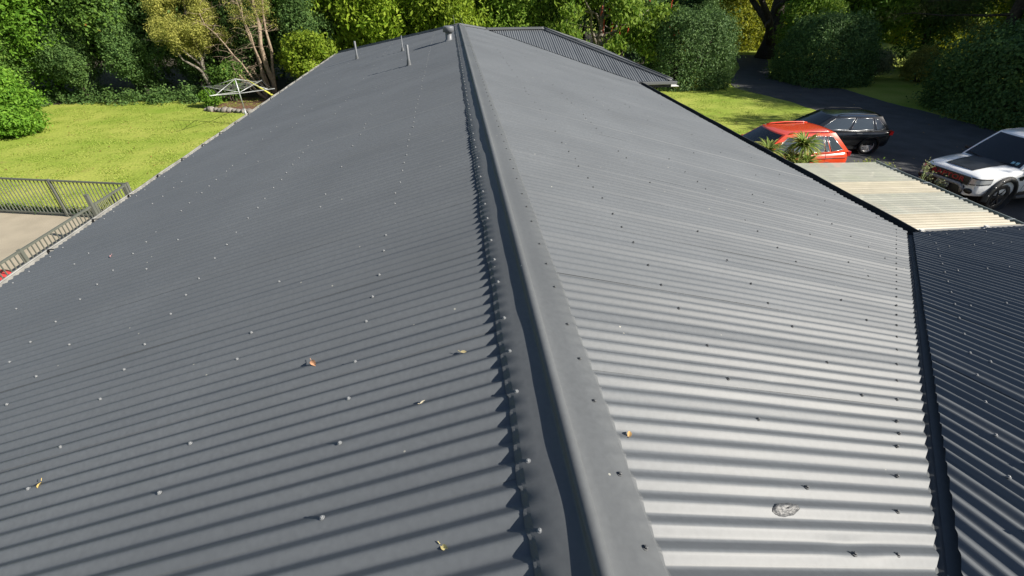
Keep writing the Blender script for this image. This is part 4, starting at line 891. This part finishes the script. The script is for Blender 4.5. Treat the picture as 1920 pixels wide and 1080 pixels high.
    for sg in (-1, 1):
        for w_ in P['windows']:
            p = pane('side_window', w_, lambda s, t, f: side_pt(s, t, sg, f), P.get('side_glass', gm), .008)
            if P.get('surround'):
                c4 = [side_pt(s, t, sg, .011) for s, t in w_]; bb = MB()
                for q in range(4): bb.tube([c4[q], (c4[q] + c4[(q + 1) % 4]) / 2 + Vector((0, .002 * sg, 0)), c4[(q + 1) % 4]], .008, 5)
                bo = link('window_trim', bb.mesh('window_trim'), CHROME, p)
    pane('windscreen', ((.035, .04), (.965, .04), (.95, .95), (.05, .95)), lambda s, t, f: end_pt(s, t, 1, f), P.get('ws_glass', gm), .008)
    pane('rear_window', ((.08, .12), (.92, .12), (.9, .9), (.1, .9)), lambda s, t, f: end_pt(s, t, 0, f), gm, .008)
    # wheels
    wr = P['wr']; tw_ = .225
    ty = MB().lathe([(wr * .68, -tw_ / 2), (wr * .93, -tw_ / 2), (wr, -tw_ / 2 + .03), (wr, tw_ / 2 - .03), (wr * .93, tw_ / 2), (wr * .68, tw_ / 2), (wr * .64, tw_ / 2 - .02), (wr * .64, -tw_ / 2)], 32, axis='Y').mesh('wheel'); ty.materials.append(TYRE)
    rm = MB().lathe([(wr * .66, .105), (wr * .63, .11), (wr * .6, .085), (wr * .59, .02), (0, .015)], 32, axis='Y').lathe([(0, .1), (wr * .16, .098), (wr * .18, .07)], 16, axis='Y'); ns = P.get('spokes', 10)
    for q in range(ns):
        a = 2 * math.pi * q / ns; c = Vector((math.cos(a), 0, math.sin(a))); rm.bar(c * wr * .1 + Vector((0, .085, 0)), c * wr * .62 + Vector((0, .088, 0)), .022 * 10 / ns + .008, .03, (0, 1, 0))
    rmm = rm.mesh('rim'); rmm.materials.append(P.get('rim', RIM))
    for wx in P['axles']:
        for sg in (-1, 1):
            wh = link('wheel', ty, None, o); wh.location = (wx, sg * (P['track'] - tw_ / 2 + .02), wr); ri = link('rim', rmm, None, wh)
            if sg < 0: ri.rotation_euler = (0, 0, math.pi)
    # door mirrors, handles, body seams
    for sg in (-1, 1):
        c = side_pt(.86, .04, sg); m_ = MB().lathe([(0, -.1), (.05, -.095), (.075, -.05), (.08, .03), (.06, .07), (0, .085)], 12, c=(0, 0, 0)); me = m_.mesh('mirror')
        mo = link('mirror', me, P.get('mirror', paint), o); mo.location = c + Vector((0, .12 * sg, .09)); mo.rotation_euler = (math.pi / 2, 0, 0); mo.scale = (.7, .75, 1.05)
        for hx in P['handles']:
            link('door_handle', MB().box((hx, sg * (np.interp(hx, st[:, 0], st[:, 1]) * .995 + .014), P['handle_z']), (.2, .03, .035)).mesh('door_handle'), P.get('handle_mat', paint), o)
        for dx in P['seams']:
            wv = np.interp(dx, st[:, 0], st[:, 1]); zl, zh = np.interp(dx, st[:, 0], st[:, 2]), np.interp(dx, st[:, 0], st[:, 3])
            link('door_seam', MB().tube([(dx, sg * (wv * .985 + .002), zl + (zh - zl) * .24), (dx, sg * (wv + .002), zl + (zh - zl) * .45), (dx, sg * (wv * .975 + .002), zl + (zh - zl) * .78), (dx, sg * (wv * .93 + .002), zl + (zh - zl) * .9)], .006, 5).mesh('door_seam'), TRIM, o)
        sx0, sx1 = P['axles'][0] + P['arch'] + .02, P['axles'][1] - P['arch'] - .02; wv = np.interp(0, st[:, 0], st[:, 1]); zl = np.interp(0, st[:, 0], st[:, 2])
        link('sill', MB().bar((sx0, sg * wv * .955, zl + .05), (sx1, sg * wv * .955, zl + .05), .09, .12).mesh('sill'), TRIM, o)
    return o, side_pt, end_pt

REDP = mat('paint_red_orange', (.62, .058, .018), .25, spec=.5, coat=.9); BLKP = mat('paint_black', (.008, .009, .011), .2, spec=.5, coat=.9); WHTP = mat('paint_white', (.84, .86, .88), .28, spec=.5, coat=.8)
win4 = [((.06, .14), (.20, .10), (.205, .86), (.11, .82)), ((.225, .10), (.27, .10), (.27, .87), (.225, .86)), ((.285, .09), (.535, .08), (.545, .89), (.285, .88)), ((.565, .08), (.90, .06), (.90, .86), (.575, .89))]
redP = dict(paint=REDP, stations=[(-2.21, .70, .50, .80), (-2.16, .80, .36, 1.0), (-2.0, .87, .28, 1.06), (-1.5, .905, .24, 1.05), (0, .91, .22, 1.02), (1.0, .905, .22, 1.0), (1.5, .88, .24, .97), (1.9, .84, .28, .90), (2.12, .74, .34, .80), (2.2, .6, .42, .66)],
            axles=(-1.32, 1.30), arch=.385, track=.87, wr=.345, cabin=(-2.08, 1.02, -1.52, .18, 1.0, 1.57, .855, .665), windows=win4, surround=True, handles=(-.72, .3), handle_z=.9, seams=(-1.25, -.2, .85), rim=RIM, spokes=10, glass=GLASS, side_glass=GLASSB)
rc, rs_, re_ = car('red_car', 'shiny orange red family SUV parked behind the strappy plants', 'car', (10.0, 14.25, 0), math.pi + .02, redP)
for sg in (-1, 1):
    link('roof_rail', MB().tube([(-1.4, sg * .60, 1.585), (-1.25, sg * .605, 1.615), (-.6, sg * .615, 1.635), (-.1, sg * .605, 1.62), (.05, sg * .6, 1.585)], .022, 8).mesh('roof_rail'), REDP, rc)
    link('tail_lamp', MB().box((-2.115, sg * .70, .93), (.12, .2, .14)).mesh('tail_lamp'), LAMP_R, rc); link('head_lamp', MB().box((2.02, sg * .66, .74), (.22, .3, .14)).mesh('head_lamp'), LAMP_W, rc)
    link('body_crease', MB().tube([(-2.05, sg * .885, .845), (-1.0, sg * .918, .86), (1.2, sg * .912, .85)], .007, 5).mesh('body_crease'), TRIM, rc)
blkP = dict(paint=BLKP, stations=[(-2.27, .68, .52, .82), (-2.22, .80, .38, 1.0), (-2.05, .88, .30, 1.08), (-1.5, .92, .26, 1.07), (0, .925, .24, 1.05), (1.0, .92, .24, 1.03), (1.5, .90, .26, 1.0), (1.95, .85, .3, .94), (2.2, .76, .36, .82), (2.29, .6, .44, .66)],
            axles=(-1.38, 1.42), arch=.40, track=.89, wr=.36, cabin=(-2.06, 1.05, -1.68, .22, 1.03, 1.60, .865, .66), windows=[((.045, .16), (.17, .12), (.18, .84), (.10, .80)), ((.21, .10), (.505, .08), (.515, .89), (.225, .88)), ((.545, .08), (.915, .06), (.905, .84), (.555, .89))], surround=True, handles=(-.85, .28), handle_z=.94, seams=(-1.28, -.25, .9), handle_mat=CHROME, rim=RIM, spokes=12, glass=GLASS, side_glass=GLASSB, mirror=BLKP)
bc, bs_, be_ = car('black_car', 'black SUV with silver wheels parked behind the orange red car', 'car', (14.0, 17.05, 0), math.pi - .17, blkP); bc.scale = (.92, .90, .83)
for sg in (-1, 1):
    link('tail_lamp', MB().box((-2.165, sg * .735, .93), (.13, .2, .17)).mesh('tail_lamp'), LAMP_R, bc); link('head_lamp', MB().box((2.12, sg * .66, .78), (.22, .3, .14)).mesh('head_lamp'), LAMP_W, bc)
    link('belt_strip', MB().tube([(-2.0, sg * .875, 1.045), (0, sg * .895, 1.035), (1.2, sg * .885, 1.02)], .01, 5).mesh('belt_strip'), CHROME, bc)
    link('roof_rail', MB().tube([(-1.5, sg * .58, 1.63), (-1.4, sg * .59, 1.68), (-.2, sg * .6, 1.69), (.05, sg * .58, 1.63)], .016, 6).mesh('roof_rail'), TRIM, bc)
utP = dict(paint=WHTP, stations=[(-2.75, .86, .55, 1.08), (-2.7, .90, .5, 1.12), (-1.0, .925, .42, 1.14), (0, .925, .38, 1.14), (.85, .925, .38, 1.15), (1.2, .925, .38, 1.155), (1.7, .915, .40, 1.13), (2.15, .885, .42, 1.08), (2.40, .83, .44, 1.03), (2.5, .78, .46, .97)],
           axles=(-1.62, 1.58), arch=.47, track=.90, wr=.40, cabin=(-1.35, 1.12, -1.12, .30, 1.12, 1.80, .86, .68), windows=[((.09, .10), (.42, .08), (.43, .88), (.11, .86)), ((.47, .08), (.91, .06), (.90, .84), (.48, .88))], handles=(-.65, .2), handle_z=1.0, seams=(-1.2, -.2, .85), rim=RIMD, spokes=6, glass=GLASS, handle_mat=TRIM, mirror=TRIM)
ut, us_, ue_ = car('white_ute', 'white utility truck with black bonnet panel and black wheel flares', 'ute', (16.35, 11.95, 0), math.pi + .13, utP)
st = np.array(utP['stations'])
def hood(x, yv, off=.0):
    zl, zh, wv = (np.interp(x, st[:, 0], st[:, k]) for k in (2, 3, 1)); a = min(1, abs(yv) / wv); f = np.interp(a, [0, .3, .6, .84, .93, .975, 1], [1.005, 1.0, .99, .965, .90, .78, .45]); return Vector((x, yv, zl + (zh - zl) * f + off))
link('bonnet_panel', MB().grid([[hood(1.16 + 1.08 * i / 10, (-.44 + .88 * j / 10) * (1 - .12 * i / 10), .014 + .02 * math.sin(math.pi * j / 10)) for j in range(11)] for i in range(11)]).mesh('bonnet_panel'), mat('bonnet_black', (.012, .013, .013), .4, coat=.15), ut)
def nose(yv): return float(np.interp(abs(yv), [0, .6, .76, .83, .885, .915], [2.512, 2.508, 2.495, 2.40, 2.17, 1.75]))
link('grille', MB().grid([[Vector((nose(.6 * (j / 5 - 1)) + .028 - .012 * abs(i / 2 - 1), .60 * (j / 5 - 1), .735 + .235 * i / 4)) for j in range(11)] for i in range(5)]).mesh('grille'), TRIM, ut)
REDL = mat('grille_letter_red', (.35, .015, .03), .4)
tcv = bpy.data.curves.new('grille_lettering', 'FONT'); tcv.body = 'RAPTOR'; tcv.align_x = 'CENTER'; tcv.align_y = 'CENTER'; tcv.size = .24; tcv.extrude = .006; tcv.offset = .004; tcv.space_character = 1.02
to = bpy.data.objects.new('grille_lettering', tcv); COL.objects.link(to); bpy.context.view_layer.update(); tme = bpy.data.meshes.new_from_object(to.evaluated_get(bpy.context.evaluated_depsgraph_get())); bpy.data.objects.remove(to)
co = np.array([v.co for v in tme.vertices]); wx = co[:, 0].max() - co[:, 0].min(); sc = .92 / wx
for v in tme.vertices:
    yv = v.co.x * sc; v.co = (nose(yv) + .036 + v.co.z, yv, .862 + v.co.y * .72)
tme.materials.clear(); tme.materials.append(REDL); link('grille_lettering', tme, REDL, ut)
link('nudge_bar', MB().tube([(2.50, -.5, .52), (2.56, -.5, .66), (2.57, -.42, .72), (2.57, .42, .72), (2.56, .5, .66), (2.50, .5, .52)], .045, 10).mesh('nudge_bar'), mat('bar_grey', (.28, .28, .29), .5), ut)
link('bumper', MB().grid([[Vector((nose(.5 * (j / 5 - 1)) + .03 - (.025 if i in (0, 4) else 0), .55 * (j / 5 - 1), .42 + .28 * i / 4)) for j in range(11)] for i in range(5)]).mesh('bumper'), TRIM, ut)
pl = link('number_plate', MB().box((2.585, 0, .60), (.012, .36, .125)).mesh('number_plate'), mat('plate_white', (.5, .5, .5), .5), ut)
pb = MB(); rgp = random.Random(3)
for q in range(6):
    yc = -.135 + q * .054; pb.box((2.593, yc - .014, .60), (.003, .008, .075)); pb.box((2.593, yc + .012, .60 + (.012 if q % 2 else -.008)), (.003, .008, .05)); pb.box((2.593, yc, .60 + (.033 if q % 2 else -.03)), (.003, .026, .008))
link('plate_characters', pb.mesh('plate_characters'), TRIM, pl)
for sg in (-1, 1):
    rows = []
    for i in range(5):
        row = []
        for j in range(9):
            yv = .615 + .275 * j / 8; row.append(Vector((nose(yv) + .03, sg * (yv + .012), .79 + .05 * j / 8 + (.16 - .05 * j / 8) * i / 4)))
        rows.append(row)
    link('head_lamp', MB().grid(rows).mesh('head_lamp'), LAMP_W, ut)
    link('lamp_surround', MB().grid([[p - Vector((.012, .012 * sg, (.03 if i == 0 else -.03 if i == 4 else 0))) for p in r] for i, r in enumerate(rows)]).mesh('lamp_surround'), TRIM, ut)
    link('fog_lamp', MB().lathe([(0, .03), (.07, .03), (.09, 0)], 16, axis='Y').mesh('fog_lamp'), BLACK, ut).matrix_local = Matrix.Translation((nose(.68) + .02, sg * .68, .60)) @ Matrix.Rotation(-math.pi / 2 + sg * .0, 4, 'Z') @ Matrix.Diagonal((1.3, 1, .8, 1))
    for k_, wx in enumerate(utP['axles']):
        rows = []
        for i in range(19):
            a = math.radians(-8 + 196 * i / 18); row = []
            for r_, oy in ((.46, -.02), (.47, .075), (.52, .085), (.57, .05), (.60, .0)): row.append(Vector((wx + r_ * math.cos(a), sg * (.905 + oy), .41 + r_ * math.sin(a) * 1.0)))
            rows.append(row)
        fl = link('wheel_flare', MB().grid(rows).mesh('wheel_flare'), mat('flare_black', (.028, .03, .03), .5), ut)
        for q in range(7):
            a = math.radians(12 + 26 * q); link('flare_bolt', MB().lathe([(0, .012 * sg), (.016, .01 * sg), (.02, 0)], 8, axis='Y').mesh('flare_bolt'), CHROME, fl).location = (wx + .545 * math.cos(a), sg * .975, .41 + .545 * math.sin(a))
    link('fender_vent', MB().add([(.98, sg * .935, .98), (1.20, sg * .935, .96), (1.12, sg * .935, .85), (1.02, sg * .935, .85), (.98, sg * .915, .98), (1.20, sg * .915, .96), (1.12, sg * .915, .85), (1.02, sg * .915, .85)], [(0, 1, 2, 3), (0, 4, 5, 1), (1, 5, 6, 2), (2, 6, 7, 3), (3, 7, 4, 0)]).mesh('fender_vent'), BLACK, ut)
    link('side_step', MB().tube([(-1.0, sg * .95, .36), (1.0, sg * .95, .36)], .05, 10).mesh('side_step'), mat('step_grey', (.1, .1, .1), .5), ut)
    link('tray_side', MB().box((-2.05, sg * .88, 1.2), (1.35, .06, .18)).mesh('tray_side'), WHTP, ut)
for q, s in ((0, .80), (1, .865)):
    P4 = [ue_(s + a * .045, t_, 1, .012) for a, t_ in ((0, .10), (1, .10), (1, .20), (0, .20))]
    link('windscreen_sticker', MB().add(P4, [(0, 1, 2, 3)]).mesh('windscreen_sticker'), mat('sticker_blue', (.25, .5, .6), .5), ut)
for sg in (-1, 1):
    a, b_ = ue_(.5 + sg * .06, .05, 1, .02), ue_(.5 + sg * .42, .12, 1, .02); link('wiper', MB().tube([a, (a + b_) / 2 + Vector((.015, 0, .01)), b_], .008, 5).mesh('wiper'), TRIM, ut)
link('roof_aerial', MB().box((-.9, 0, 1.87), (.14, .05, .05)).mesh('roof_aerial'), BLACK, ut)
